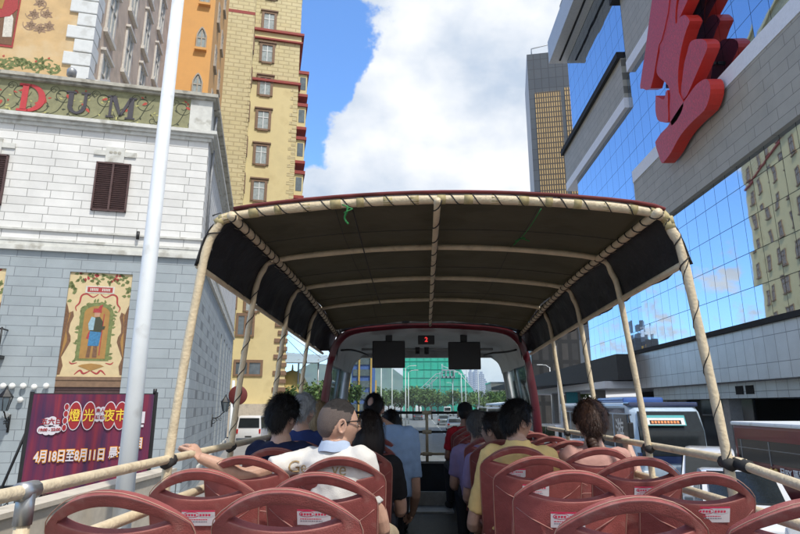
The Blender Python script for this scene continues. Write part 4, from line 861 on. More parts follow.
# ================================================================== VEHICLES
mk('car_white', (.62, .63, .64), .25, var=.04, coat=.6); mk('car_silver', (.42, .43, .44), .3, metal=.5, var=.05, coat=.5); mk('car_dark', (.03, .04, .06), .25, coat=.6); mk('car_grey', (.13, .15, .17), .3, metal=.3, coat=.5)
mk('car_blue', (.03, .09, .30), .3, coat=.5); mk('tyre', (.02, .02, .02), .85); mk('hub', (.35, .35, .36), .35, metal=.7); mk('tail_red', (.25, .01, .01), .25, emit=(1, .02, .01), es=.08); mk('head_clear', (.7, .72, .74), .1)
mk('plate', (.02, .02, .02), .5); mk('plate_text', (.7, .7, .7), .5); mk('car_glass', (.016, .02, .022), .08, var=.2, spec=.45)
def car(name, loc, rz, L_, Wd, H_, body, label, kind='car', cat='car', group=None):
    e = empty(name, loc, rz, label, cat, group); hl, hw = L_ / 2, Wd / 2
    if kind == 'van': prof = [(-hl, .35), (-hl, .95), (-hl + .05, 1.1), (-hl + .22, H_ - .12), (-hl + .4, H_), (hl - 1.5, H_), (hl - 1.2, H_ - .1), (hl - .45, H_ * .58), (hl - .1, H_ * .5), (hl, .8), (hl, .35)]
    elif kind == 'truck': prof = [(-hl, .45), (-hl, H_), (hl - 1.6, H_), (hl - 1.55, H_ - .2), (hl - .2, H_ - .3), (hl, H_ * .5), (hl, .4)]
    else: prof = [(-hl, .3), (-hl - .0, .75), (-hl + .12, .95), (-hl + .55, 1.02), (-hl + 1.0, H_ - .04), (-hl + 1.5, H_), (hl - 2.1, H_), (hl - 1.2, 1.0), (hl - .35, .88), (hl - .03, .7), (hl, .3)]
    b_ = MB(); n = len(prof); rings = []
    for x, k in ((-hw, .0), (-hw, 1), (hw, 1), (hw, 0)):
        pass
    secs = [(-hw + .0, .86), (-hw + .02, 1.0), (-hw + .14, 1.0), (0, 1.0), (hw - .14, 1.0), (hw - .02, 1.0), (hw, .86)]
    vs = []
    for x, _ in secs:
        for (y, z) in prof:
            up = sstep(.9, H_, z); vs.append((x * (1 - .13 * up), y * (1 - (.015 if abs(x) > hw - .1 else 0)), z - (.03 if abs(x) > hw - .05 and z > 1 else 0)))
    b_.add(vs, [(i * n + j, i * n + (j + 1) % n, (i + 1) * n + (j + 1) % n, (i + 1) * n + j) for i in range(len(secs) - 1) for j in range(n)], 0, True); b_.add(vs, [tuple(range(n)), tuple((len(secs) - 1) * n + j for j in range(n))])
    bd = b_.build('body', body, e, False); bake(bd, [('BEVEL', dict(width=.04, segments=2, limit_method='ANGLE'))])
    def wx(z): return hw * (1 - .13 * sstep(.9, H_, z))
    g = MB(); zt = H_ - .14
    def side_glass(y0, y1, y2, y3, zb):
        for s in (-1, 1): g.add([(s * (wx(zb) + .012), y0, zb), (s * (wx(zb) + .012), y1, zb), (s * (wx(zt) + .012), y2, zt), (s * (wx(zt) + .012), y3, zt)], [(0, 1, 2, 3)])
    if kind == 'car':
        side_glass(-hl + .85, -.1, -.1, -hl + 1.25, 1.02); side_glass(-.02, hl - 1.45, hl - 2.15, -.02, 1.02)
        g.add([(-hw * .8, -hl + .56, 1.06), (hw * .8, -hl + .56, 1.06), (hw * .74, -hl + .95, H_ - .06), (-hw * .74, -hl + .95, H_ - .06)], [(0, 1, 2, 3)]); g.add([(-hw * .82, hl - 1.17, 1.03), (hw * .82, hl - 1.17, 1.03), (hw * .76, hl - 2.02, H_ - .02), (-hw * .76, hl - 2.02, H_ - .02)], [(0, 1, 2, 3)])
    elif kind == 'van':
        zb = H_ * .55; side_glass(-hl + .3, -.7, -.7, -hl + .42, zb); side_glass(-.6, .6, .6, -.6, zb); side_glass(.7, hl - .75, hl - 1.35, .7, zb)
        g.add([(-hw * .84, -hl + .06, H_ * .58), (hw * .84, -hl + .06, H_ * .58), (hw * .78, -hl + .20, H_ - .2), (-hw * .78, -hl + .20, H_ - .2)], [(0, 1, 2, 3)]); g.add([(-hw * .86, hl - .46, H_ * .6), (hw * .86, hl - .46, H_ * .6), (hw * .8, hl - 1.18, H_ - .1), (-hw * .8, hl - 1.18, H_ - .1)], [(0, 1, 2, 3)])
    else:
        g.add([(-hw * .85, hl - .02, H_ * .55), (hw * .85, hl - .02, H_ * .55), (hw * .8, hl - .16, H_ - .4), (-hw * .8, hl - .16, H_ - .4)], [(0, 1, 2, 3)])
    for i in range(len(g.v)): pass
    g2 = MB(); 
    for q in range(0, len(g.v), 4):
        P = g.v[q:q + 4]; nn = (P[1] - P[0]).cross(P[3] - P[0]).normalized(); cc = sum(P, Vector()) / 4
        if nn.dot(cc - Vector((0, 0, H_ * .5))) < 0: nn = -nn
        g2.add([p + nn * .02 for p in P] + [p - nn * .01 for p in P], [(0, 1, 2, 3), (0, 4, 5, 1), (1, 5, 6, 2), (2, 6, 7, 3), (3, 7, 4, 0)])
    g2.build('window', M_['car_glass'], e, False)
    for s in (-1, 1):
        b_ = MB(); b_.bbox(s * (hw - (.30 if kind == 'car' else .17)), s * (hw - .04), -hl - .03, -hl + .1, (.85 if kind != 'car' else .72), (1.2 if kind != 'car' else .92), .02) if s > 0 else b_.bbox(-(hw - .04), -(hw - (.30 if kind == 'car' else .17)), -hl - .03, -hl + .1, (.85 if kind != 'car' else .72), (1.2 if kind != 'car' else .92), .02)
        b_.build('tail_light', M_['tail_red'], e, False)
        b_ = MB(); x0, x1 = sorted((s * (hw - .42), s * (hw - .06))); b_.bbox(x0, x1, hl - .12, hl + .02, .62, .80, .03); b_.build('headlight', M_['head_clear'], e, False)
        for y in (-hl + .75, hl - .8):
            wl = MB(); Mx = Matrix.Rotation(PI / 2, 4, 'Y'); wl.lathe([(.0, -.1), (.24, -.1), (.31, -.09), (.33, 0), (.31, .09), (.24, .1), (0, .1)], (s * (hw - .1), y, .33), 18, M=Mx); wo_ = wl.build('wheel', M_['tyre'], e, False)
            wl = MB(); wl.lathe([(0, -.115), (.18, -.11), (.2, -.09), (.2, .09), (.18, .11), (0, .115)], (s * (hw - .1), y, .33), 12, M=Mx); wl.build('rim', M_['hub'], wo_, False)
    b_ = MB(); b_.box(-.26, .26, -hl - .02, -hl + .02, .55, .67); b_.build('number_plate', M_['plate'], e, False)
    b_ = MB(); b_.bbox(-hw + .05, hw - .05, -hl - .05, -hl + .15, .32, .50, .03); b_.bbox(-hw + .05, hw - .05, hl - .15, hl + .05, .32, .5, .03); b_.build('bumper', body if kind == 'car' else M_['car_grey'], e, False)
    return e
p = at(254.5, 405, 50)
car('parked_van', (p.x, 50, 0), R(6), 4.3, 2.0, 2.25, M_['car_white'], 'white van parked at the foot of the yellow tower', 'van', 'van')
cars = [(453.5, 74, 4.5, 1.85, 1.5, 'car_silver', 'silver car with lit red tail lights, nearest ahead of the bus', 'car'), (443, 96, 4.5, 1.85, 1.5, 'car_grey', 'dark grey car in the lane left of the silver one', 'car'), (418, 125, 4.6, 1.85, 1.6, 'car_dark', 'dark blue car alone in the left lane ahead', 'car'),
        (418.5, 190, 6, 2.1, 2.9, 'car_white', 'white box truck far ahead behind the dark blue car', 'truck'), (447, 170, 5, 2.1, 2.6, 'car_white', 'white van far ahead in the middle lanes', 'van'), (433, 220, 4.4, 1.8, 1.5, 'car_dark', 'tiny dark car farthest ahead on the road', 'car'),
        (461, 140, 4.5, 1.9, 1.9, 'car_grey', 'grey people carrier far ahead on the right', 'van'), (468, 96, 4.5, 1.8, 1.45, 'car_white', 'white saloon right of the silver car, behind the black cap', 'car'), (492, 62, 9, 2.4, 2.9, 'car_white', 'white minibus with wide roof in the right hand lanes', 'van'),
        (505, 52, 4.5, 1.8, 1.5, 'car_blue', 'blue car beside the white minibus', 'car')]
for (px, Y, l_, w_, h_, m_, lab, kd) in cars:
    p = at(px, 405, Y); car({'car': 'parked_car', 'van': 'minibus', 'truck': 'box_truck'}[kd] if kd != 'car' else 'car', (p.x, Y, 0), 0, l_, w_, h_, M_[m_], lab, kd, {'car': 'car', 'van': 'van', 'truck': 'truck'}[kd], 'traffic ahead on the road')
for (px, Y, rz, m_, lab, kd, h_) in [(553, 36, .2, 'car_white', 'white van waiting just right of the cab frame', 'van', 2.0), (580, 29, 0, 'car_white', 'white car behind the brown haired woman', 'car', 1.55), (566, 48, 0, 'car_silver', 'silver car beyond the white van on the right', 'car', 1.5)]:
    p = at(px, 405, Y); car('car' if kd == 'car' else 'van', (p.x, Y, 0), rz, 4.6, 1.85, h_, M_[m_], lab, kd, 'car' if kd == 'car' else 'van')
car('van', (9.25, 19.5, 0), PI - .45, 3.6, 1.6, 1.74, M_['car_white'], 'white van with big windows squeezed between the coach and the red bus', 'van', 'van')
car('car', (7.45, 14.4, 0), PI - .35, 4.2, 1.75, 1.6, M_['car_white'], 'white car nearest the bus, seen through the seat openings', 'car', 'car')

# ---- coach facing us
def long_bus(name, loc, L_, Wd, H_, label, cat, front_slope=.35):
    e = empty(name, loc, 0, label, cat); return e
ch = empty('tour_coach', (7.75, 21.5, 0), 0, 'blue and white tour coach with a teal destination board facing the camera', 'coach')
mk('coach_blue', (.018, .03, .085), .25, coat=.6, var=.1); mk('coach_white', (.40, .50, .60), .3, coat=.4, var=.1); mk('teal', (.02, .30, .32), .5); mk('board_white', (.6, .6, .58), .5); mk('orange_text', (.6, .18, .03), .5)
cw, cl, chh = 2.55, 11.0, 3.18
prof = [(.02, .4), (.0, 1.2), (.10, 2.2), (.35, 2.85), (.75, 3.12), (1.3, chh), (cl, chh), (cl, .4)]
b = MB(); n = len(prof)
secs = [(0, .9), (.03, 1), (.22, 1), (cw - .22, 1), (cw - .03, 1), (cw, .9)]
vs = [(x, y + (.22 * (1 - sstep(0, .25, min(x, cw - x)))) * (1 - sstep(1, 3, y)), z - (.12 if min(x, cw - x) < .02 and z > 2.8 else 0)) for x, _ in secs for y, z in prof]
b.add(vs, [(i * n + j, i * n + (j + 1) % n, (i + 1) * n + (j + 1) % n, (i + 1) * n + j) for i in range(5) for j in range(n)], 0); b.add(vs, [tuple(range(n)), tuple(5 * n + j for j in range(n))])
bd = b.build('body', M_['coach_white'], ch, False); bake(bd, [('BEVEL', dict(width=.08, segments=3, limit_method='ANGLE'))]); smooth(bd)
b = MB(); b.prism([(.05, .10), (cw - .05, .10), (cw - .05, .45), (.05, .45)], lambda a_, c_: (a_, .02 - .04, 1.0 + c_), lambda a_, c_: (a_, .3, 1.0 + c_)); b.box(-.012, .5, .6, cl - .3, .5, 1.40); b.box(-.012, .3, 1.0, cl - .3, 2.80, 2.98); b.build('dark_trim', M_['coach_blue'], ch, False)
b = MB()
wn = [(.0, 1.35), (.08, 2.1), (.16, 2.42)]
b.add([(.14, -.03, 1.35), (cw - .14, -.03, 1.35), (cw - .14, .06, 2.2), (.14, .06, 2.2), (.2, .33, 2.87), (cw - .2, .33, 2.87)], [(0, 1, 2, 3), (3, 2, 5, 4)])
b.add([(.14, .05, 1.35), (cw - .14, .05, 1.35), (cw - .14, .15, 2.2), (.14, .15, 2.2), (.2, .42, 2.87), (cw - .2, .42, 2.87)], [(0, 3, 2, 1), (3, 4, 5, 2)]); b.build('windscreen', M_['car_glass'], ch, False)
b = MB()
for k in range(6): b.box(-.03, .0, .75 + k * 1.65, 2.25 + k * 1.65, 1.5, 2.75)
b.build('side_window', M_['car_glass'], ch, False)
b = MB()
for k in range(5): b.box(-.035, -.001, 2.3 + k * 1.65, 2.36 + k * 1.65, 1.5, 2.75)
b.build('window_pillar', M_['coach_white'], ch, False)
b = MB(); M = plane_m((cw / 2 - .2, .12, 2.55), (1, 0, 0), (0, .42, 1)); M = Matrix.Translation((0, -.03, 0)) @ M
b.box(-.72, .72, -.19, .19, 0, .03, 0, M); b.box(-.68, .68, -.165, .09, .03, .036, 1, M); b.box(-.55, .55, -.14, .0, .036, .045, 2, M)
for k in range(9): b.box(-.5 + k * .112, -.42 + k * .112, -.12, -.02, .045, .05, 3, M)
b.build('destination_board', [M_['teal'], M_['board_white'], M_['void_dark'], M_['orange_text']], ch, False)
b = MB(); b.bbox(.5, 2.1, 2.5, 6.0, chh, chh + .22, .08); b.build('roof_unit', M_['car_blue'], ch, False)
b = MB(); b.bbox(.02, cw - .02, .55, 1.2, chh - .14, chh + .02, .05); b.build('roof_brow', M_['coach_blue'], ch, False)
for s, x in ((-1, -.02), (1, cw + .02)):
    b = MB(); b.tube([(x, .35, 2.75), (x + s * .22, -.05, 2.75), (x + s * .26, -.22, 2.5)], .03, 6); b.bbox(min(x + s * .16, x + s * .34), max(x + s * .16, x + s * .34), -.32, -.18, 1.95, 2.5, .04); b.build('mirror', M_['black'], ch, False)
    b = MB(); b.bbox(*(sorted((cw / 2 + s * .75, cw / 2 + s * 1.15))), -.06, .1, .6, .85, .04); b.build('headlight', M_['head_clear'], ch, False)
b = MB(); M = plane_m((-.035, 1.6, 2.1), (0, -1, 0), (0, 0, 1)); add_text(b, '游', .9, M, 0, .004, .01); b.build('side_lettering', M_['board_white'], ch, False)
b = MB()
for (y, z, s_) in [(1.2, 1.3, .25), (2.5, 1.1, .4), (3.8, 1.3, .3), (5.3, 1.15, .4), (7, 1.3, .3)]: b.prism([(y + s_ * math.cos(t), z + s_ * .5 * math.sin(t * 1.0)) for t in [i * PI / 5 for i in range(10)]], lambda a_, c_: (-.022, a_, c_), lambda a_, c_: (-.002, a_, c_))
b.build('side_livery', M_['orange_text'], ch, False)
for x in (.25, cw - .25):
    for y in (2.4, 8.6):
        b = MB(); Mx = Matrix.Rotation(PI / 2, 4, 'Y'); b.lathe([(0, -.14), (.4, -.14), (.48, -.1), (.5, 0), (.48, .1), (.4, .14), (0, .14)], (x, y, .5), 20, M=Mx); b.build('wheel', M_['tyre'], ch, False)
# ---- red city bus, side on to us
rbx = empty('red_city_bus', (9.2, 6.2, 0), 0, 'dark red city bus with a pale roof edge and white side lettering, far right', 'bus')
RL, RW, RH = 11.6, 2.5, 2.58
b = MB(); b.bbox(0, RW, 0, RL, .35, RH, .12); bd = b.build('body', M_['maroon'], rbx, False)
b = MB(); b.bbox(-.03, RW + .03, -.03, RL + .03, RH - .05, RH + .06, .05); b.bbox(.5, 2.0, 5.0, 8.5, RH + .05, RH + .3, .08); b.build('roof_edge', M_['white_paint'], rbx, False)
b = MB(); b.box(-.02, .005, .5, RL - .25, 1.60, 2.16); b.box(.2, RW - .2, RL - .02, RL + .02, 1.4, 2.3); b.build('window_band', M_['car_glass'], rbx, False)
b = MB()
for k in range(9): b.box(-.028, .0, .5 + k * 1.33, .55 + k * 1.33, 1.55, 2.15)
b.box(-.027, .0, .5, RL - .25, 1.93, 1.95); b.build('window_pillar', M_['car_grey'], rbx, False)
b = MB()
for k in range(12):
    y = 1 + k * .85; b.ell((.5, y, 1.62), .13, .11, .15, 8, 6)
b.build('seat_row', M_['black'], rbx, False)
b = MB(); M = plane_m((-.03, 9.0, 1.43), (0, -1, 0), (0, 0, 1)); add_text(b, '日BY 區域', .22, M, 0, .004, .006); M = plane_m((-.03, 6.9, 2.36), (0, -1, 0), (0, 0, 1)); add_text(b, '"TE 旅遊', .24, M, 0, .004, .006); b.build('side_lettering', M_['white_paint'], rbx, False)
b = MB()
b.tube([(-.03, 9.76 + .14 * math.cos(t), 1.40 + .08 * math.sin(2 * t)) for t in [i * PI / 8 for i in range(16)]], .03, 6, closed=True); b.tube([(-.03, 9.9, 1.28), (-.03, 9.74, 1.40), (-.03, 9.6, 1.47)], .035, 6); b.build('emblem', M_['gold'], rbx, False)
for y in (2.2, 8.6):
    b = MB(); Mx = Matrix.Rotation(PI / 2, 4, 'Y'); b.lathe([(0, -.14), (.36, -.14), (.44, -.1), (.46, 0), (.44, .1), (.36, .14), (0, .14)], (.1, y, .46), 20, M=Mx); b.build('wheel', M_['tyre'], rbx, False)
# ---- scooters parked beside the red bus
def scooter():
    e = empty('scooter', (0, 0, 0), 0, '', 'scooter', 'scooters parked beside the red bus')
    b_ = MB(); b_.ell((0, -.35, .62), .16, .42, .17); b_.ell((0, .45, .62), .17, .12, .32); b_.box(-.14, .14, -.2, .4, .30, .36); b_.build('body', M_['car_grey'], e, False)
    b_ = MB(); b_.ell((0, -.3, .80), .15, .40, .07); b_.build('seat', M_['black'], e, False)
    for y in (-.6, .62):
        b_ = MB(); b_.lathe([(.12, -.05), (.22, -.05), (.25, 0), (.22, .05), (.12, .05)], (0, y, .25), 16, M=Matrix.Rotation(PI / 2, 4, 'Y')); b_.build('wheel', M_['tyre'], e, False)
    b_ = MB(); b_.tube([(0, .62, .25), (0, .48, .9), (0, .42, 1.02)], .03, 6); b_.tube([(-.34, .34, 1.04), (0, .42, 1.02), (.34, .34, 1.04)], .018, 6)
    for s in (-1, 1): b_.tube([(s * .22, .38, 1.03), (s * .3, .42, 1.25)], .008, 5); b_.ell((s * .31, .42, 1.28), .07, .02, .045)
    b_.build('handlebar', M_['black'], e, False); b_ = MB(); b_.ell((0, .56, .82), .07, .04, .07); b_.build('headlight', M_['head_clear'], e, False); return e
s0 = scooter()
for k in range(7):
    o = s0 if k == 0 else copy_tree(s0); o.location = (8.35 + .12 * (k % 2), 8.2 + k * .72, 0); o.rotation_euler.z = R(-70 + 8 * (k % 3))
    o['label'] = 'dark scooter in the row against the red bus, %s from the near end' % ['first', 'second', 'third', 'fourth', 'fifth', 'sixth', 'seventh'][k]

# ================================================================== STREET FURNITURE, LEFT
b = MB(); b.tube([(-4.14, 8.5, .12), (-4.14, 8.5, 4), (-4.11, 8.5, 10.5)], [.135, .118, .095], 24); b.lathe([(.30, .12), (.30, .16), (.22, .2), (.19, .5)], (-4.14, 8.5, 0), 20)
lp = empty('lamp_post', (-4.14, 8.5, .12), 0, 'thick white painted lamp post standing by the kerb', 'lamp post'); b.build('post', M_['white_paint'], lp)
b = MB(); b.box(-4.22, -4.06, 8.34, 8.38, 1.0, 1.45); b.build('access_door', M_['white_paint'], lp)
b = MB(); b.box(-4.85, -4.6, 3.5, 11.2, .12, 1.88); b.box(-4.9, -4.55, 3.5, 11.3, 1.88, 1.94); thing_mesh(b, 'street_wall', M_['cream_wall'], 'low cream coloured wall along the pavement below the banner', 'wall')
# banner
BO = at(20, 490, 12.0); BO.z = 0
bn = empty('event_banner', BO, A15, 'dark purple and red event banner with yellow and white Chinese lettering', 'banner')
m = bpy.data.materials.new('banner_print'); m.use_nodes = True; t = m.node_tree; pb_ = t.nodes['Principled BSDF']; pb_.inputs['Roughness'].default_value = .6
tcn = nd(t, 'ShaderNodeTexCoord'); mp = nd(t, 'ShaderNodeMapping'); mp.inputs['Scale'].default_value = (4.2, 1, .35); t.links.new(tcn.outputs['Object'], mp.inputs[0]); no = nd(t, 'ShaderNodeTexNoise'); no.inputs['Scale'].default_value = 1.6; no.inputs['Detail'].default_value = 3; t.links.new(mp.outputs[0], no.inputs[0])
rp = nd(t, 'ShaderNodeValToRGB'); t.links.new(no.outputs['Fac'], rp.inputs[0]); e0 = rp.color_ramp.elements; e0[0].position = .3; e0[0].color = (.035, .012, .06, 1); e0[1].position = .72; e0[1].color = (.26, .02, .035, 1); x_ = rp.color_ramp.elements.new(.5); x_.color = (.12, .012, .05, 1)
t.links.new(rp.outputs[0], pb_.inputs['Base Color']); M_['banner_print'] = m
BW, z0, z1 = 2.34, 1.36, 3.32
b = MB(); nx = 40
vs = [(x / nx * BW, .012 * math.sin(x * 1.3) * (1 - z) + .01 * math.sin(x * .7 + z * 3), lerp(z0, z1, z)) for z in (0, .33, .66, 1) for x in range(nx + 1)]
b.add(vs, [(r_ * (nx + 1) + x, r_ * (nx + 1) + x + 1, (r_ + 1) * (nx + 1) + x + 1, (r_ + 1) * (nx + 1) + x) for r_ in range(3) for x in range(nx)], 0, True)
b.build('sheet', M_['banner_print'], bn, False)
mk('print_yellow', (.78, .56, .05), .6, var=.05); mk('print_white', (.62, .58, .62), .6, var=.05); mk('print_orange', (.80, .34, .03), .6, var=.05); mk('print_red', (.30, .015, .02), .6, var=.05)
def oval(mb, cx, cz, rx, rz, y, mi, th=.006): flat(mb, [(cx + rx * math.cos(t_), cz + rz * math.sin(t_)) for t_ in [i * PI / 12 for i in range(24)]], y, mi, th)
def bt(mb, s, size, x, z, y, mi, bold=0.0, sx=1.0): add_text(mb, s, size, plane_m((x, y, z), (1, 0, .02), (0, 0, 1)), mi, .002, bold, sx)
b = MB()
for i, (cx, s) in enumerate([(.83, '燈'), (1.10, '光'), (1.50, '夜'), (1.72, '市')]):
    oval(b, cx, 2.88, .135, .295, -.022, 1); oval(b, cx, 2.88, .12, .275, -.028, 3, .004); bt(b, s, .27, cx, 2.87, -.040, 0, .003, .8)
for k, (cx, cz) in enumerate([(1.27, 2.98), (1.36, 2.98), (1.27, 2.84), (1.36, 2.84)]): oval(b, cx, cz, .06, .085, -.024 - .0007 * k, 1); bt(b, '漁人碼頭'[k], .085, cx, cz, -.036, 3, .002)
for k in range(4): oval(b, .66, 3.06 - k * .14, .05, .075, -.022 - .0007 * k, 1, .004); oval(b, .66, 3.06 - k * .14, .038, .06, -.029, 3, .002)
for k, (cx, cz, r_) in enumerate([(.33, 2.76, .085), (.42, 2.78, .09), (.50, 2.74, .075), (.24, 2.60, .08), (.34, 2.58, .085), (.44, 2.58, .085), (.54, 2.61, .07)]): oval(b, cx, cz, r_, r_, -.02 - .0007 * k, 1)
bt(b, '五六日', .13, .41, 2.76, -.036, 3, .003); bt(b, '19:00 - 22:00', .078, .39, 2.60, -.036, 3, .003)
bt(b, '4月18日至8月11日', .26, .84, 2.07, -.024, 2, .020, .64); bt(b, '4月18日至8月11日', .26, .84, 2.07, -.034, 1, .004, .64)
bt(b, '晨平', .235, 1.74, 2.12, -.024, 2, .018, .75); bt(b, '晨平', .235, 1.74, 2.12, -.034, 1, .004, .75); bt(b, '目', .23, 2.13, 2.30, -.024, 2, .018, .75); bt(b, '目', .23, 2.13, 2.30, -.034, 1, .004, .75)
b.box(2.06, 2.2, -.024, -.018, 2.72, 2.96, 1); b.box(2.07, 2.19, -.026, -.018, 2.64, 2.69, 1)
b.build('lettering', [M_['print_yellow'], M_['print_white'], M_['print_orange'], M_['print_red']], bn, False)
b = MB()
for x in (-.05, BW + .03): b.box(x - .035, x + .035, .03, .09, .12, z1 + .05)
b.box(-.05, BW + .03, .04, .08, z0 - .02, z0 + .03); b.box(-.05, BW + .03, .04, .08, z1 - .03, z1 + .02); b.tube([(-.05, .06, 2.6), (-1.0, .9, .12)], .03, 6); b.tube([(BW, .06, z1), (BW, .06, z1 + .12)], .04, 8)
b.build('frame', M_['black'], bn, False)
# grid fence and small barrier under it
b = MB()
for k in range(30): b.tube([(-.6 + k * .12, .5, .12), (-.6 + k * .12, .5, 1.45)], .012, 5)
b.tube([(-.6, .5, 1.45), (3.0, .5, 1.45)], .025, 6); b.tube([(-.6, .5, .4), (3.0, .5, .4)], .02, 6)
for k in range(8): b.tube([(-.5 + k * .42 + .14 * math.cos(q), .5, 1.2 + .14 * math.sin(q)) for q in [i * PI / 6 for i in range(12)]], .012, 5, closed=True)
fe = b.build('iron_fence', M_['black'], None); fe.location = BO; fe.rotation_euler = (0, 0, A15); tag(fe, 'black iron fence with rings standing behind the event banner', 'fence')
# round traffic sign seen from behind, on a pale pole
ts = empty('traffic_sign', (at(231, 420, 22).x, 22, 0), 0, 'dark red back of a round traffic sign on a pale blue grey pole', 'sign')
b = MB(); b.tube([(0, 0, 0), (0, 0, 4.0)], .06, 10); b.build('pole', M_['white_paint'], ts, False)
b = MB(); b.lathe([(0, -.02), (.33, -.02), (.36, 0), (.33, .02), (0, .02)], (.22, -.06, 3.45), 28, M=Matrix.Rotation(PI / 2, 4, 'X')); b.build('disc', mk('sign_back_red', (.13, .022, .02), .6), ts, False)
fl_ = empty('banner_flag', (at(566, 400, 60).x, 60, 0), 0, 'small blue and white flag on a pole right of the cab', 'flag')
b = MB(); b.tube([(0, 0, 0), (0, 0, 5)], .05, 6); b.build('pole', M_['steel'], fl_, False); b = MB(); b.box(.05, 1.2, -.01, .01, 2.8, 4.6); b.build('cloth', mk('flag_blue', (.1, .5, .6), .7), fl_, False)

# ================================================================== THE OPEN TOP BUS
bus = empty('open_top_bus', (.12, 3.5, 0), 0, 'open top tour bus with red seats, cream rails and a dark fabric canopy', 'bus')
CX = .12
def BX(name, m, boxes, parent=None, label=None):
    b_ = MB()
    for q in boxes: b_.box(*q)
    return b_.build(name, m, parent or bus, True, label)
BX('deck_floor', M_['floor_dark'], [(-1.12, 1.38, -1.5, 8.1, DECK - .08, DECK)])
b = MB(); b.bbox(-1.2, 1.46, -1.6, 8.5, .35, DECK - .06, .08); b.build('lower_body', M_['maroon'], bus)
BX('lower_window', M_['car_glass'], [(-1.215, -1.19, -1, 7.8, 1.0, 1.65), (1.45, 1.475, -1, 7.8, 1.0, 1.65)])
for x in (-1.1, 1.36):
    for y in (.2, 6.6):
        b = MB(); b.lathe([(0, -.15), (.36, -.15), (.44, -.1), (.46, 0), (.44, .1), (.36, .15), (0, .15)], (x, y, .46), 20, M=Matrix.Rotation(PI / 2, 4, 'Y')); b.build('wheel', M_['tyre'], bus)
BX('side_panel', M_['cream_paint'], [(-1.15, -1.12, -1.5, 6.4, DECK - .05, 2.38), (1.38, 1.41, -1.5, 6.4, DECK - .05, 2.38)])
BX('aisle_plate', M_['tread'], [(-.16, .40, 5.25, 5.75, DECK, DECK + .012)]); BX('step', M_['tread'], [(-.16, .40, 7.45, 7.5, DECK, DECK + .17), (-.16, .40, 7.0, 7.45, DECK, DECK + .02)])
b = MB()
for k in range(26): b.box(-.15, .39, .2 + k * .19, .23 + k * .19, DECK, DECK + .006)
b.build('aisle_ribs', M_['grey_metal'], bus)
# rails
def wrap(mb, pts, r, pitch, tr, mi=0):
    """thin cord wound round a tube path"""
    P = [Vector(p) for p in pts]; out = []; acc = 0
    for i in range(len(P) - 1):
        d = P[i + 1] - P[i]; ln = d.length; 
        if ln < 1e-6: continue
        d /= ln; u_ = d.orthogonal().normalized() if abs(d.x) > .9 else Vector((1, 0, 0)); u_ = (u_ - d * u_.dot(d)).normalized(); v_ = d.cross(u_)
        k = max(2, int(ln / pitch * 10))
        for j in range(k):
            a = 2 * PI * (acc + ln * j / k) / pitch; out.append(P[i] + d * (ln * j / k) + (u_ * math.cos(a) + v_ * math.sin(a)) * (r + tr * .4))
        acc += ln
    mb.tube(out, tr, 4, mi)
rl = CAM - .237
for (X, sx) in ((-1.11, -1), (1.365, 1)):
    near = [(X, -1.2, rl), (X, 1.7, rl)] if sx < 0 else [(X + .02, -1.2, CAM - .60), (X + .01, 1.2, CAM - .385), (X, 2.1, CAM - .292), (X, 2.55, CAM - .25)]
    if sx > 0: b = MB(); b.tube([(X, 2.54, CAM - .251), (X, 2.64, CAM - .243)], .027, 12); b.build('rail_joint', M_['black_rubber'], bus)
    b = MB(); b.tube(crom(near + [(X, 2.7, rl + .002), (X, 4, rl + .005), (X, 6.3, rl)], 6), .0195, 12); b.build('hand_rail', M_['cream_paint'], bus)
    b = MB(); b.tube([(X, -1.2, CAM - .42), (X, 6.3, CAM - .42)], .021, 10); b.build('lower_rail', M_['cream_paint'], bus)
    for y in ((1.70, .2) if sx < 0 else ()):
        b = MB(); b.tube([(X, y, DECK), (X, y, rl - .01)], .021, 10); b.build('rail_post', M_['cream_paint'], bus)
        b = MB(); b.tube([(X, y - .035, rl), (X, y + .035, rl)], .026, 10); b.tube([(X, y, rl - .09), (X, y, rl - .0)], .025, 10); b.build('clamp', M_['steel'], bus)
def bowpts(dz, Y, sl_=0.0):
    q = [(-1.12, -.62), (-1.11, -.25), (-1.075, .2), (-1.035, .58), (-1.015, .73), (-.975, .835), (-.89, .90), (-.4, .955), (.12, .975), (.64, .955), (1.13, .895), (1.21, .80), (1.245, .68), (1.285, .3), (1.315, 0), (1.335, -.25), (1.35, -.62)]
    return crom([(x, Y, CAM + z + (dz if z > .5 else 0)) for x, z in q], 4)
BOWS = [(2.65, 0), (3.53, .0), (4.44, .0), (5.40, .0)]
for i, (Y, dz) in enumerate(BOWS):
    pts = bowpts(dz, Y); r_ = .0205 if i == 0 else .018
    b = MB(); b.tube(pts, [r_ * (1 + .05 * math.sin(j * 1.7)) * (1.16 if i == 0 and 20 < j < 46 else 1) for j in range(len(pts))], 12); bw = b.build('canopy_bow', M_['cream_paint'], bus)
    b = MB()
    wrap(b, pts[16:50] if i == 0 else pts[4:18], r_ * (1.16 if i == 0 else 1), .105 if i == 0 else .16, .0032)
    if i in (0, 2): wrap(b, pts[48:64] if i == 0 else pts[50:64], r_, .21, .0028)
    for (px_, k) in ((pts[4], 0), (pts[-5], 0)): b.tube([px_ + Vector((0, -.03, .0)), px_ + Vector((0, .04, .01))], r_ * 1.35, 8)
    b.build('lashing', M_['rope_dark'], bw)
    if i == 0:
        b = MB(); rn = random.Random(8)
        for k in range(22):
            p = pts[22 + int(k * 1.0)]; d = (pts[23 + int(k * 1.0)] - p).normalized(); b.tube([p - d * .02, p + d * (.012 + rn.random() * .02)], r_ * 1.22, 10)
        b.build('tape_band', mk('tape', (.40, .33, .16), .7, var=.3, vs=30), bw)
EB = 6.36
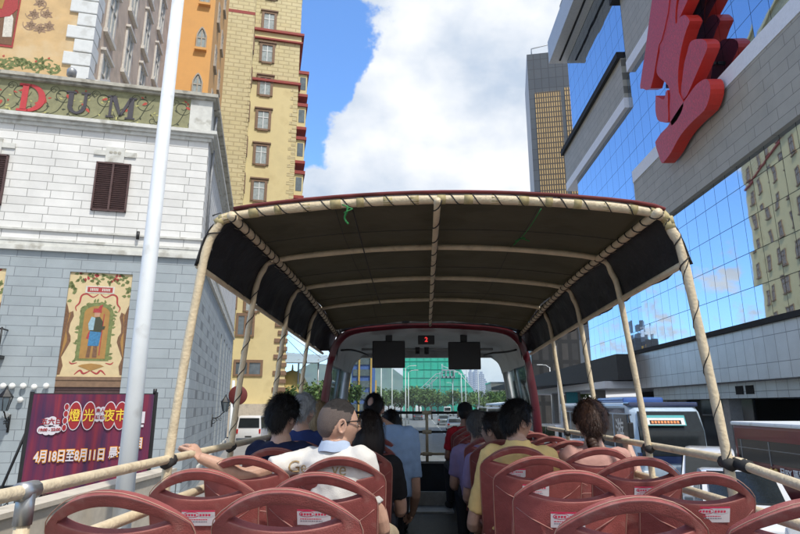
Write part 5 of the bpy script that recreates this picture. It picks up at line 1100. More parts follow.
# long bars
def bar(name, pts, r_, wr=None):
    b_ = MB(); b_.tube(crom(pts, 4), r_, 10); o = b_.build(name, M_['cream_paint'], bus)
    if wr: c_ = MB(); wrap(c_, crom(pts, 4), r_, wr, .0042); c_.build('lashing', M_['rope_dark'], o)
    return o
bar('corner_bar', [(-.89, 2.6, CAM + .885), (-.89, 4.4, CAM + .885), (-.90, EB, CAM + .76)], .022, .11)
bar('corner_bar', [(1.135, 2.6, CAM + .88), (1.135, 4.4, CAM + .88), (1.14, EB, CAM + .76)], .022, .11)
bar('ridge_bar', [(.10, 2.6, CAM + .95), (.12, 4.4, CAM + .95), (.14, EB, CAM + .86)], .017, .3)
bar('edge_bar', [(-1.055, 2.66, CAM + .65), (-1.06, 4.4, CAM + .61), (-1.07, 6.5, CAM + .565)], .014)
bar('edge_bar', [(1.262, 2.67, CAM + .65), (1.265, 4.4, CAM + .62), (1.26, 6.5, CAM + .555)], .017)
# canopy cloth: sags between the bows
b = MB(); ny, nx = 60, 44; vs = []
ys = [2.635 + (EB - 2.635) * j / ny for j in range(ny + 1)]
bl = [2.65, 3.53, 4.44, 5.4, EB]
def sag(y):
    for a_, c_ in zip(bl, bl[1:]):
        if a_ <= y <= c_: t_ = (y - a_) / (c_ - a_); return math.sin(PI * t_)
    return 0
for y in ys:
    for i in range(nx + 1):
        u_ = i / nx; x = lerp(-.905, 1.150, u_); q = abs(2 * u_ - 1); top = .978 - .075 * q ** 2.2
        dz = lerp(0, -.105, sstep(5.2, EB, y)); s_ = sag(y) * (.022 * (1 - q ** 3)) + .012 * noise.noise(Vector((x * 4, y * 3, 1))) + .006 * noise.noise(Vector((x * 13, y * 4, 5)))
        vs.append((x, y, CAM + top + .006 + .024 * (1 - q ** 4) * sstep(2.6, 3.0, y) + dz - s_))
F4 = lambda ny, nx: [(j * (nx + 1) + i, j * (nx + 1) + i + 1, (j + 1) * (nx + 1) + i + 1, (j + 1) * (nx + 1) + i) for j in range(ny) for i in range(nx)]
b.add(vs, F4(ny, nx), 0, True); cn = b.build('canopy_cloth', [M_['tarp_top'], M_['tarp_under']], bus); bake(cn, [('SOLIDIFY', dict(thickness=.006, offset=1, material_offset=1))])
b = MB(); pt = [(p[0], 2.63, p[2] + .030) for p in bowpts(0, 2.6)[24:42]]; b.tube(pt, .009, 6, 0); b.tube([(p[0], 2.66, p[2] + .004) for p in pt], .008, 6, 1); b.build('canopy_hem', [M_['tarp_top'], M_['coach_blue']], bus)
for s, name in ((-1, 'curtain'), (1, 'curtain')):
    b = MB(); vs = []; nz = 10; PFL = [(-.898, .912), (-.94, .885), (-.983, .84), (-1.012, .78), (-1.028, .72), (-1.042, .655)] if s < 0 else [(1.142, .905), (1.178, .87), (1.214, .81), (1.236, .745), (1.252, .68), (1.262, .645)]
    ys2 = ys + [EB + .12, EB + .25, EB + .38]
    for y in ys2:
        for i in range(nz + 1):
            t_ = i / nz
            if s < 0: x = -.903 - .125 * math.sin(t_ * PI / 2) - .015 * t_; z = lerp(.915, lerp(.64, .55, (y - 2.5) / 4), t_ ** 1.25)
            else: x = 1.148 + .09 * math.sin(t_ * PI / 2) + .015 * t_; z = lerp(.915, lerp(.61, .53, (y - 2.5) / 4), t_ ** 1.25)
            k_ = min(4, int(t_ * 5)); f_ = t_ * 5 - k_; x = lerp(PFL[k_][0], PFL[k_ + 1][0], f_) + s * (.012 - .075 * t_ * sstep(6.15, EB + .05, y)); z = lerp(PFL[k_][1], PFL[k_ + 1][1], f_) - .022 * (y - 2.6) * t_ ** 2
            z += lerp(0, -.10, sstep(5.4, EB, y)) * (1 - t_); wv = .012 * math.sin(y * 21 + 3 * t_) * t_ + .02 * noise.noise(Vector((y * 5, t_ * 3, s))); vs.append((x + s * (.004 + wv * t_ * (1 if y > 2.8 else .2)), y, CAM + z + .01 * math.sin(y * 14) * t_))
    b.add(vs, F4(ny + 3, nz), 0, True); cu = b.build(name, M_['tarp_side'], bus); bake(cu, [('SOLIDIFY', dict(thickness=.005, offset=0))])
# lashings between curtain and bars, green strings
b = MB()
for s, X, XE in ((-1, -.89, -1.08), (1, 1.135, 1.29)):
    for k in range(22):
        y = 2.75 + k * .17 + .05 * math.sin(k * 5.1); b.tube([(X, y, CAM + .90), (X + s * .015, y + .04, CAM + .868), (X + s * .032, y + .01 + .03 * math.sin(k), CAM + .872)], .0022, 4)
        if False: b.tube([(XE - s * .02, y, CAM + .65 - .02 * (y - 2.5)), (XE + s * .03, y + .03, CAM + .61 - .02 * (y - 2.5))], .006, 4)
b.build('lacing', mk('rope_pale', (.3, .26, .2), .8), bus)
b = MB()
p = at(347, 206, 2.60); b.tube(crom([p, p + Vector((.005, -.02, -.03)), p + Vector((-.01, .0, -.06)), p + Vector((.008, 0, -.09))], 4), .005, 5); b.tube([p + Vector((-.02, -.02, .0)), p + Vector((.03, -.03, -.025)), p + Vector((-.01, -.03, -.045))], .0035, 5)
p = at(541, 209, 2.60); q = at(521, 238, 3.3); b.tube(crom([p, (p + q) / 2 + Vector((0, 0, -.01)), q], 4), .003, 5)
for k in range(5): b.tube([q, q + Vector((.05 * math.cos(k * 1.3), .02 * math.sin(k), .02 * math.sin(k * 2.1) - .02))], .004, 4)
b.build('green_string', M_['green_string'], bus)
# sewn seams of the canopy
b = MB()
for x in (-.42, .60):
    b.tube([(x + .01 * math.sin(y * 3), y, CAM + .958 + .012 - .085 * sstep(5.2, EB, y) - sag(y) * .024) for y in ys], .0022, 4)
for y in (3.1, 4.0, 4.95, 5.85): b.tube([(x, y, CAM + .978 - .075 * abs(2 * (x + .905) / 2.055 - 1) ** 2.2 - .02 - .105 * sstep(5.2, EB, y)) for x in [lerp(-.88, 1.12, i / 30) for i in range(31)]], .0018, 4)
b.build('seam', M_['rope_dark'], bus)
# dark cords under the cloth
b = MB(); pa, pb_ = at(352, 207, 2.7), at(381, 300, 5.3); pb_.z = CAM + .9; b.tube(crom([pa, (pa + pb_) / 2 + Vector((0, 0, -.03)), pb_], 5), .004, 4); b.build('slack_cord', M_['rope_dark'], bus)

# ---- front cab
def hw(z, front=0):
    pts = [(-1.2, 1.22), (-.6, 1.21), (0, 1.18), (.35, 1.13), (.55, 1.07), (.68, .98), (.76, .80), (.80, .45), (.82, 0)]
    return pts
def prof_pts(front):
    P = [(-1.2, 1.22), (-.6, 1.21), (0, 1.18), (.35, 1.135), (.58, 1.09), (.725, 1.02), (.82, .87), (.87, .47), (.885, 0)]
    if front: P = [(z if z < .5 else .5 + (z - .5) * .66 - .0, h_ * .975) for z, h_ in P]
    L1 = [(CX - h_, z) for z, h_ in P]; R1 = [(CX + h_, z) for z, h_ in P[::-1][1:]]
    return [(p.x, p.y) for p in crom([(x, z, 0) for x, z in L1 + R1], 4)]
pr, pf = prof_pts(False), prof_pts(True); n = len(pr)
b = MB(); vs = []
for (x, z) in pr: vs.append((x, EB + .02, CAM + z))
for (x, z) in pr: k = .93 if z < .3 else .945; vs.append((CX + (x - CX) * k, EB + .02, CAM + (z - .05 if z > .5 else z)))
for (x, z) in pr: k = .93 if z < .3 else .945; vs.append((CX + (x - CX) * k, EB + .10, CAM + (z - .05 if z > .5 else z)))
for (x, z) in pr: vs.append((x, EB + .22, CAM + z + .01))
b.add(vs, [(r_ * n + i, r_ * n + i + 1, (r_ + 1) * n + i + 1, (r_ + 1) * n + i) for r_ in range(3) for i in range(n - 1)], 0, True); b.build('cab_arch', M_['maroon'], bus)
b = MB(); vs = []; cz = lambda x: CAM + .978 - .075 * abs(2 * (x + .90) / 2.045 - 1) ** 2.2 - .105 + .036
for i in range(41):
    x = lerp(-.90, 1.145, i / 40); za = max(z for (xx, z) in pr if abs(xx - x) < .16) if abs(x - CX) < 1.0 else .5
    for z, yy in ((cz(x) + .03, EB - .01), (CAM + min(za, .88) - .03, EB + .05), (cz(x) + .01, EB + .2)): vs.append((x, yy, z))
b.add(vs, [(3 * i, 3 * i + 3, 3 * i + 4, 3 * i + 1) for i in range(40)] + [(3 * i, 3 * i + 3, 3 * i + 5, 3 * i + 2) for i in range(40)], 0, True); b.build('canopy_end', M_['tarp_side'], bus)
# outer skin and liner of the cab roof, above window height
def skin(name, m, off, zmin):
    b_ = MB(); idx = [i for i in range(n) if pr[i][1] > zmin]; K = 10; vs = []
    for j in range(K + 1):
        t_ = j / K
        for i in idx:
            x = lerp(pr[i][0], pf[i][0], t_); z = lerp(pr[i][1], pf[i][1], t_ ** 2.6); k = 1 - off / max(.4, abs(x - CX) + .2)
            vs.append((CX + (x - CX) * (k if off else 1), lerp(EB + .1, 8.15, t_), CAM + z - off))
    m_ = len(idx); b_.add(vs, [(j * m_ + i, j * m_ + i + 1, (j + 1) * m_ + i + 1, (j + 1) * m_ + i) for j in range(K) for i in range(m_ - 1)], 0, True)
    return b_.build(name, m, bus)
skin('cab_roof', M_['maroon'], 0, .42); skin('cab_liner', M_['liner'], .045, .44)
b = MB(); b.tube(crom([(CX - .98, 6.5, CAM + .60), (CX - .92, 6.9, CAM + .64), (CX - .86, 7.4, CAM + .66), (CX - .80, 7.9, CAM + .66)], 4), .012, 5); b.tube(crom([(CX + .98, 6.5, CAM + .60), (CX + .94, 7.0, CAM + .62), (CX + .84, 7.5, CAM + .65), (CX + .78, 7.9, CAM + .66)], 4), .012, 5); b.build('cable', M_['black_rubber'], bus)
b = MB(); b.tube([(CX - .85, 7.5, CAM + .70), (CX + .85, 7.5, CAM + .70)], .016, 8); b.build('roof_beam', M_['liner'], bus)
# windscreen header, posts, side frames
WT = .64
b = MB(); b.box(CX - 1.09, CX + 1.09, 8.06, 8.16, CAM + WT, CAM + .73); b.build('windscreen_header', M_['liner'], bus)
for s in (-1, 1):
    b = MB(); pts = [(CX + s * 1.15, 8.05, DECK), (CX + s * 1.14, 8.06, CAM - .1), (CX + s * 1.11, 8.08, CAM + .35), (CX + s * 1.05, 8.1, CAM + .60)]; b.tube(crom(pts, 4), .052, 8, sm=True); b.build('windscreen_post', M_['liner'], bus)
    b = MB(); xw = CX + s * 1.18; b.box(min(xw, xw + s * .03), max(xw, xw + s * .03), 6.5, 8.05, CAM - .14, CAM - .08); xw2 = CX + s * 1.085; b.box(min(xw2, xw2 + s * .05), max(xw2, xw2 + s * .05), 6.5, 8.05, CAM + .44, CAM + .52); b.tube([(xw, 6.62, CAM - .1), (xw2 + s * .02, 6.62, CAM + .48)], .03, 6); b.tube([(xw, 7.4, CAM - .1), (xw2 + s * .02, 7.4, CAM + .48)], .018, 6); b.build('side_frame', M_['grey_metal'], bus)
    b = MB(); b.box(min(xw, xw + s * .02), max(xw, xw + s * .02), 6.45, 8.05, DECK, CAM - .13); b.build('side_lining', M_['liner'], bus)
    b = MB(); b.add([(xw + s * .01, 6.6, CAM - .09), (xw + s * .01, 8.0, CAM - .09), (xw2 + s * .03, 8.0, CAM + .48), (xw2 + s * .03, 6.6, CAM + .48), (xw + s * .016, 6.6, CAM - .09), (xw + s * .016, 8.0, CAM - .09), (xw2 + s * .036, 8.0, CAM + .48), (xw2 + s * .036, 6.6, CAM + .48)], [(0, 1, 2, 3), (4, 7, 6, 5)]); b.build('side_window', M_['side_pane'], bus)
b = MB(); b.add([(CX - 1.1, 8.12, CAM - .72), (CX + 1.1, 8.12, CAM - .72), (CX + 1.05, 8.14, CAM + WT), (CX - 1.05, 8.14, CAM + WT), (CX - 1.1, 8.126, CAM - .72), (CX + 1.1, 8.126, CAM - .72), (CX + 1.05, 8.146, CAM + WT), (CX - 1.05, 8.146, CAM + WT)], [(0, 1, 2, 3), (4, 7, 6, 5)]); b.build('windscreen', M_['pane'], bus)
BX('front_panel', M_['navy_panel'], [(CX - 1.18, CX + 1.18, 7.95, 8.12, DECK, CAM - .73)])
b = MB(); b.box(CX - 1.16, CX + 1.16, 7.90, 7.95, CAM - .745, CAM - .715); b.build('panel_cap', M_['tread'], bus)
b = MB(); b.tube([(CX - .98, 7.85, CAM - .10), (CX + 1.0, 7.85, CAM - .10)], .018, 10); b.tube([(CX - .7, 7.85, CAM - .345), (CX + .8, 7.85, CAM - .345)], .015, 10); b.build('front_grab_rail', M_['black_rubber'], bus)
b = MB(); b.tube([(CX - .98, 7.86, CAM - .62), (CX + 1.0, 7.86, CAM - .62)], .018, 10)
for x in (-.23, .115, .62): b.tube([(x, 7.86, CAM - .08 if x > 0 else CAM - .16), (x, 7.86, CAM - .72)], .02, 10)
for x in (.115,):
    for z in (-.10, -.345, -.62): b.tube([(x - .06, 7.855, CAM + z), (x + .06, 7.855, CAM + z)], .027, 10)
b.build('rail_upright', M_['cream_paint'], bus)
# monitors, sign, camera
for (xa, xb, ya, yb) in ((372.5, 405, 341, 368), (448, 481, 342, 369.5)):
    p, q = at(xa, ya, 6.9), at(xb, yb, 6.9); b = MB(); b.bbox(p.x, q.x, 6.88, 6.94, q.z, p.z, .012); sm_ = b.build('monitor', M_['black'], bus)
    b = MB(); b.box((p.x + q.x) / 2 - .04, (p.x + q.x) / 2 + .04, 6.94, 6.98, (p.z + q.z) / 2, CAM + .83); b.build('bracket', M_['black'], sm_)
p, q = at(418, 335.5, 6.8), at(434.5, 344.5, 6.8); b = MB(); b.bbox(p.x, q.x, 6.78, 6.86, q.z, p.z, .008); ds = b.build('led_display', M_['black'], bus)
b = MB(); add_text(b, '2', .075, plane_m(((p.x + q.x) / 2, 6.778, (p.z + q.z) / 2), (1, 0, 0), (0, 0, 1)), 0, .001, .002); b.build('digit', M_['display_red'], ds)
b = MB()
for px_ in (417.5, 426.5): p = at(px_, 349, 7.4); b.box(p.x - .028, p.x + .028, 7.36, 7.42, p.z - .07, p.z + .02); b.ell((p.x, 7.35, p.z - .055), .022, .02, .022, 10, 6)
b.build('cctv_camera', M_['black'], bus)

# ---- seats (backrest profile built once; every seat is a part of the bus)
def seat_back_mesh():
    b_ = MB(); w_ = .214; xo = .158
    xs = [-w_, -.205, -.188, -.172, -xo, -.14, -.115, -.085, -.05, -.02, .02, .05, .085, .115, .14, xo, .172, .188, .205, w_]
    zt = lambda x: .957 - .105 * (abs(x) / w_) ** 2.15 - (.018 if abs(x) > .21 else 0)
    zi = lambda x: .925 - .053 * (abs(x) / xo) ** 1.9
    zl = lambda x: .846 + .026 * (abs(x) / xo) ** 2.2
    tip = (zi(xo) + zl(xo)) / 2
    rows_low = [.36, .42, .55, .68, .76]
    cols = []
    for x in xs:
        side_ = abs(x) >= xo - 1e-6; tp = min(tip, zt(x) - .022)
        lo = min(zl(x), tip) if not side_ else tp; hi = zi(x) if not side_ else tp
        if abs(abs(x) - xo) < 1e-6: lo = hi = tp
        kx = w_ / .214 * (1 - .10 * 0)
        col = [(x, z) for z in rows_low] + [(x, lo)] + [(x, hi)] + [(x, lerp(hi, zt(x), t_)) for t_ in (.5, 1)]
        cols.append((col, side_))
    def P3(x, z):     # shape in depth: leans back towards the top, wraps forward at the sides
        nar = 1 - .10 * (1 - sstep(.36, .86, z)); lean = -.16 * (z - .45) / .5
        wrap_ = .055 * (abs(x) / w_) ** 2.4; up_ = -.018 * sstep(.84, .96, z); bulge = -.016 * sstep(.40, .5, z) * (1 - sstep(.66, .79, z)) * (1 - sstep(.12, .17, abs(x)))
        return (x * nar, lean + wrap_ + up_ + bulge, z)
    idx = {}; vs = []
    def vid(x, z):
        k = (round(x, 5), round(z, 5))
        if k not in idx: idx[k] = len(vs); vs.append(P3(x, z))
        return idx[k]
    fs = []
    for c in range(len(cols) - 1):
        A_, B_ = cols[c][0], cols[c + 1][0]; open_ = abs(xs[c]) <= xo + 1e-6 and abs(xs[c + 1]) <= xo + 1e-6
        for r_ in range(8):
            if r_ == 5 and open_: continue
            q = []
            for (x, z) in (A_[r_], B_[r_], B_[r_ + 1], A_[r_ + 1]):
                i = vid(x, z)
                if i not in q: q.append(i)
            if len(q) >= 3: fs.append(q)
    b_.add(vs, fs, 0, True)
    return b_, xs, zt, P3
sb_, xs_, zt_, P3_ = seat_back_mesh()
seat_positions = []
proto_back = sb_.build('backrest', M_['seat_shell'], None, False)
bake(proto_back, [('SOLIDIFY', dict(thickness=.034, offset=0)), ('BEVEL', dict(width=.006, segments=2, limit_method='ANGLE', angle_limit=R(50))), ('SUBSURF', dict(levels=1, render_levels=1))]); smooth(proto_back)
back_me = proto_back.data; bpy.data.objects.remove(proto_back)
b = MB()
edge = [P3_(-.214, z) for z in (.40, .55, .7, .8)] + [P3_(x, zt_(x)) for x in xs_] + [P3_(.214, z) for z in (.8, .7, .55, .4)]
def outn(p): return Vector(p)
b.tube([Vector(p) + Vector((.0, -.020, .0)) + Vector(((.003 if p[0] > 0 else -.003) * (1 if abs(p[0]) > .17 else 0), 0, .003 if p[2] > .83 else 0)) for p in edge], .0017, 5)
trim_me = b.mesh('edge_seam', M_['seat_trim'])
b = MB()                 # moulded lines on the back: V creases and the raised pocket
def back_at(x, z, d=.019): p = P3_(x, z); return (p[0], p[1] - d, p[2])
b.tube([back_at(-.205, .815), back_at(-.15, .775), back_at(-.08, .742, .034)], .003, 5); b.tube([back_at(.205, .815), back_at(.15, .775), back_at(.08, .742, .034)], .003, 5)
b.tube(crom([back_at(-.135, .42, .03), back_at(-.14, .60, .034), back_at(-.125, .685, .034), back_at(-.06, .70, .034), back_at(.06, .70, .034), back_at(.125, .685, .034), back_at(.14, .60, .034), back_at(.135, .42, .03)], 5), .0032, 6)
crease_me = b.mesh('moulded_line', M_['seat_line'])
b = MB(); b.bbox(-.205, .205, .03, .44, .40, .46, .025); b.bbox(-.19, .19, .03, .07, .36, .42, .01); cush_me = b.mesh('cushion', M_['seat_shell'])
b = MB(); b.box(-.16, .16, .10, .36, .37, .40); b.tube([(-.13, .16, 0), (-.13, .16, .38)], .02, 8); b.tube([(.13, .16, 0), (.13, .16, .38)], .02, 8); b.tube([(-.13, .34, 0), (-.13, .34, .38)], .02, 8); b.tube([(.13, .34, 0), (.13, .34, .38)], .02, 8); leg_me = b.mesh('seat_frame', M_['black'])
# sticker on the back: white card with a pink heading and small print
mk('sticker_white', (.62, .60, .62), .4, var=.03); mk('sticker_red', (.62, .04, .10), .4, var=.05); mk('sticker_ink', (.22, .20, .24), .5)
def sticker(kind):
    b_ = MB(); w2, h2 = .064, .029
    def q(x, z, d): p = P3_(x, z + .796); return Vector((x, p[1] - .0175 - d - .0, z + .796))
    def rect(x0, x1, za, zb, d, mi): b_.add([q(x0, za, d), q(x1, za, d), q(x1, zb, d), q(x0, zb, d)], [(0, 1, 2, 3)], mi)
    rn = random.Random(kind)
    for i in range(6): rect(-w2 + i * w2 / 3, -w2 + (i + 1) * w2 / 3, -h2, h2, .004, 0)
    for i in range(6): rect(-w2 + i * w2 / 3, -w2 + (i + 1) * w2 / 3, h2 * .78, h2, .0045, 1)
    for (cx, rx) in ((-.026, .03), (.03, .032)):
        pl = [(cx + rx * math.cos(t_), .012 + .011 * math.sin(t_)) for t_ in [i * PI / 8 for i in range(16)]]
        pts_ = [q(x, z, .005) for x, z in pl]; b_.add(pts_, [tuple(range(16))], 0 if cx > 0 else 1); pl2 = [q(cx + (x - cx) * .88, .012 + (z - .012) * .8, .0053) for x, z in pl]; b_.add(pl2, [tuple(range(16))], 0)
    for cx in (-.045, -.034, -.023, -.012, .010, .021, .032, .043): rect(cx - .004, cx + .004, .007, .015, .0056, 1)
    for r_ in range(2):
        x = -.052
        while x < .030: l_ = rn.uniform(.004, .009); rect(x, x + l_, -.008 - r_ * .008, -.0045 - r_ * .008, .0052, 2 if r_ else 1); x += l_ + .002
    return b_.mesh('sticker', [M_['sticker_white'], M_['sticker_red'], M_['sticker_ink']])
st_me = [sticker(1), sticker(2)]
SEATX = [-.845, -.375, .585, 1.06]
STK = {(0, 1), (1, 0), (2, 1), (1, 1), (0, 2), (0, 3), (1, 2), (2, 2), (1, 3), (0, 0), (2, 3), (3, 2), (1, 1)}
rn = random.Random(21)
XF_bus_inv = XF[bus].inverted()
for row in range(9):
    for c, X in enumerate(SEATX):
        y = 1.66 + .63 * row + .17
        if row == 0 and c == 3: pass
        e = bpy.data.objects.new('seat', back_me if False else None); C.objects.link(e); e.parent = bus; e.empty_display_size = .1
        e.location = XF_bus_inv @ Vector((X + rn.uniform(-.006, .006), y + .0, DECK + rn.uniform(-.004, .004) + (.012 if c < 2 and row == 0 else 0))); e.rotation_euler = (R(rn.uniform(-1.2, 1.2)), 0, R(rn.uniform(-1.5, 1.5)))
        for nm, me in (('backrest', back_me), ('edge_seam', trim_me), ('moulded_line', crease_me), ('cushion', cush_me), ('seat_frame', leg_me)):
            o = bpy.data.objects.new(nm, me); C.objects.link(o); o.parent = e
        if (row, c) in STK:
            o = bpy.data.objects.new('sticker', st_me[(row + c) % 2]); C.objects.link(o); o.parent = e; o.location = (rn.choice([-.02, .0, .03]), 0, rn.uniform(-.02, .01))
            if (row, c) == (0, 1): o.location = (.01, 0, -.005)
            if (row, c) == (0, 2): o.location = (-.10, 0.0, .0)

# ================================================================== PEOPLE
def skin_mat(name, col):
    m = mat(name, col, .5, var=.10, vs=22, bump=.12, bs=180, spec=.4); b_ = m.node_tree.nodes['Principled BSDF']; b_.inputs['Subsurface Weight'].default_value = .08; b_.inputs['Subsurface Radius'].default_value = (.012, .005, .003); return m
SK = [skin_mat('skin_light', (.50, .30, .215)), skin_mat('skin_tan', (.36, .20, .13)), skin_mat('skin_fair', (.52, .33, .25))]
def cloth_mat(name, col, weave=260): return mat(name, col, .85, var=.10, vs=9, bump=.25, bs=weave, spec=.2)
def hair_mat(name, col): return mat(name, col, .5, var=.45, vs=60, spec=.28, stretch=(1, 1, .25))
def head_pt(d):
    x, y, z = d; px, py, pz = .076 * x, .098 * y, .118 * z
    lo = sstep(0, 1, -z + .05); px *= 1 - .30 * lo ** 1.1
    if y < 0: py *= 1 - .50 * sstep(.15, .95, -z)
    else: py *= 1 - .06 * lo
    if y > 0:
        f = sstep(0, .35, y)
        py += f * (.024 * math.exp(-(x / .15) ** 2 - ((z + .17) / .13) ** 2) + .010 * math.exp(-(x / .11) ** 2 - ((z - .02) / .20) ** 2))
        for s in (-1, 1):
            py -= f * .011 * math.exp(-((x - s * .36) / .15) ** 2 - ((z - .02) / .09) ** 2); py += f * .005 * math.exp(-((x - s * .34) / .18) ** 2 - ((z - .17) / .07) ** 2); py += f * .004 * math.exp(-((x - s * .5) / .18) ** 2 - ((z + .22) / .16) ** 2)
        py += f * math.exp(-(x / .24) ** 2) * (.008 * math.exp(-((z + .47) / .045) ** 2) + .007 * math.exp(-((z + .585) / .05) ** 2) + .014 * math.exp(-((z + .84) / .15) ** 2))
    return Vector((px, py, pz))
def hairline(x, y, up=0.0):
    az = abs(math.atan2(x, y)); T_ = [(0, .56), (.7, .50), (1.05, .30), (1.35, -.08), (1.55, -.15), (1.72, .10), (1.95, -.05), (2.2, -.40), (2.6, -.60), (3.2, -.66)]
    for (a0, v0), (a1, v1) in zip(T_, T_[1:]):
        if a0 <= az <= a1: return v0 + (v1 - v0) * (az - a0) / (a1 - a0) + up
    return -.6
def hand(mb, wr, d, nrm, side, curl, s=1.0):
    """palm, four unequal curled fingers and a thumb leaving the side of the palm"""
    d = Vector(d).normalized(); nrm = Vector(nrm); nrm = (nrm - d * nrm.dot(d)).normalized(); lat = d.cross(nrm) * side
    wr = Vector(wr); 
    for k, (a_, w_) in enumerate([(0, .021), (.03, .031), (.06, .038), (.088, .036)]): pass
    mb.tube([wr - d * .02, wr + d * .02 * s, wr + d * .055 * s, wr + d * .088 * s], [.022 * s, .030 * s, .037 * s, .034 * s], 10, flat=.42) if abs(nrm.z) > .7 else mb.tube([wr - d * .02, wr + d * .02 * s, wr + d * .055 * s, wr + d * .085 * s], [.022 * s, .026 * s, .030 * s, .026 * s], 10, flat=.8)
    L4 = [.066, .076, .071, .056]
    for i in range(4):
        off = (-.027 + i * .018) * s; p = wr + d * (.085 - .004 * abs(i - 1.3)) * s + lat * off; dd = d.copy(); pts = [p - d * .012]; r_ = [.0088 * s]
        for j, fr in enumerate((.45, .30, .25)):
            ang = curl * (1, 1.15, .8)[j] * (1 + .08 * i); dd = (dd * math.cos(ang) + nrm * math.sin(ang)).normalized(); nrm2 = None
            pts.append(p); r_.append((.0088 - .0008 * j) * s); p = p + dd * L4[i] * fr * s
            # rotate the bending normal with the finger
            nrm_loc = dd
        pts.append(p); r_.append(.0062 * s); mb.tube(crom(pts, 2), [r_[min(int(q / 2), len(r_) - 1)] for q in range((len(pts) - 1) * 2 + 1)], 7)
    p = wr + d * .025 * s - lat * .024 * s; t1 = (d * .7 - lat * .7 + nrm * .25).normalized(); t2 = (d * .9 - lat * .25 + nrm * .45).normalized()
    mb.tube([p, p + t1 * .032 * s, p + t1 * .032 * s + t2 * .028 * s, p + t1 * .032 * s + t2 * .052 * s], [.0125 * s, .0110 * s, .0095 * s, .0070 * s], 8)
def person(label, head, fyaw, byaw, skin, shirt, hair, arms=None, fpitch=0, neck=.112, sleeve=.72, collar=None, vox=.006, hs=1.0, wide=1.0, group=None, glasses=False, lean=0.0, trousers=None, cap=None, bald=None, longh=None, bun=False, hairT=.014, hairL=.018, nstr=1400, extra=None, neckline=.0, shift=0.0, fade=False):
    head = Vector(head); base = empty('person', (head.x, head.y - .05, DECK), 0, label, 'person', group)
    rb_ = Matrix.Rotation(-byaw, 3, 'Z'); rx, ry = rb_ @ Vector((1, 0, 0)), rb_ @ Vector((0, 1, 0)); Z = Vector((0, 0, 1))
    N0 = head + Vector((0, -.015, -neck)) - ry * .012 + rx * shift * .3; S = N0 - Z * .055 + rx * shift * .7; hip = Vector((head.x - lean + shift, head.y + .02, DECK + .53)) - ry * .02
    MH = Matrix.Translation(head) @ Matrix.Rotation(-fyaw, 4, 'Z') @ Matrix.Rotation(-fpitch, 4, 'X') @ Matrix.Scale(hs, 4)
    # ---- body: one continuous skin surface
    b_ = MB(); seg, ring = 56, 44; vs = []
    for i in range(ring + 1):
        ph = PI * i / ring
        for j in range(seg):
            t_ = 2 * PI * j / seg; vs.append(MH @ head_pt((math.sin(ph) * math.cos(t_), math.sin(ph) * math.sin(t_), math.cos(ph))))
    b_.add(vs, [(i * seg + j, (i + 1) * seg + j, (i + 1) * seg + (j + 1) % seg, i * seg + (j + 1) % seg) for i in range(ring) for j in range(seg)])
    for s in (-1, 1):
        Me = MH @ Matrix.Translation((s * .076, -.010, -.004)) @ Matrix.Rotation(s * R(-22), 4, 'Z') @ Matrix.Rotation(R(-8), 4, 'X')
        b_.tube([Me @ Vector((s * .006, .016 * math.cos(q), .030 * math.sin(q) - .002 * math.cos(q))) for q in [i * PI / 8 for i in range(16)]], .0055 * hs, 6, closed=True); v0 = len(b_.v); b_.ell((0, 0, 0), .006, .014, .027, 12, 8)
        for i in range(v0, len(b_.v)): b_.v[i] = Me @ b_.v[i]
    b_.tube([MH @ Vector((0, -.028, -.045)), MH @ Vector((0, -.026, -.09)), N0 + ry * .0, S - Z * .03], [.052, .053, .058, .085], 16)
    b_.tube([S - Z * .02, lerp(S, hip, .5), hip], [.10, .11, .12], 12)
    sh = {}
    for s in (-1, 1): sh[s] = S + rx * s * .160 * wide - Z * .034
    arms = arms or {}
    A_ = {}
    for s in (-1, 1):
        d_ = arms.get(s, {}); el = Vector(d_['elbow']) if 'elbow' in d_ else sh[s] + rx * s * .045 + ry * .06 - Z * .27; wr = Vector(d_['wrist']) if 'wrist' in d_ else el + ry * .22 - rx * s * .08 - Z * .02
        A_[s] = (el, wr); b_.tube(crom([sh[s] - rx * s * .03, lerp(sh[s], el, .5), el, lerp(el, wr, .4), wr], 3), [.046, .046, .045, .044, .042, .039, .037, .038, .040, .039, .035, .029, .024], 12)
        hd = Vector(d_['hd']) if 'hd' in d_ else (wr - el); hn = d_.get('hn', (0, 0, -1)); hand(b_, wr, hd, hn, s, d_.get('curl', .35))
    body = b_.build('body', skin, base); bake(body, [('REMESH', dict(mode='VOXEL', voxel_size=vox)), ('SMOOTH', dict(factor=.5, iterations=2))]); smooth(body)
    if extra: extra(base, MH)
    # ---- shirt
    b_ = MB(); n_ = 20; rings = []
    prof_ = [(0, .165, .125), (.15, .162, .125), (.35, .158, .118), (.55, .170, .122), (.75, .188, .122), (.88, .196, .112), (.945, .158, .092), (.985, .112, .078), (1.03, .075, .066)]
    top = S + Z * .022; vs = []
    for t_, a_, c_ in prof_:
        cc = lerp(hip - Z * .06, top, t_) - ry * .025 * math.sin(PI * t_)
        for j in range(n_):
            q = 2 * PI * j / n_; ca, sa = math.cos(q), math.sin(q); k = 1 / (abs(ca) ** 2.15 + abs(sa) ** 2.15) ** (1 / 2.15); vs.append(cc + rx * a_ * wide * ca * k + ry * c_ * sa * k)
    m_ = len(prof_); b_.add(vs, [(i * n_ + j, i * n_ + (j + 1) % n_, (i + 1) * n_ + (j + 1) % n_, (i + 1) * n_ + j) for i in range(m_ - 1) for j in range(n_)] + [tuple(range(n_)), tuple((m_ - 1) * n_ + j for j in range(n_))])
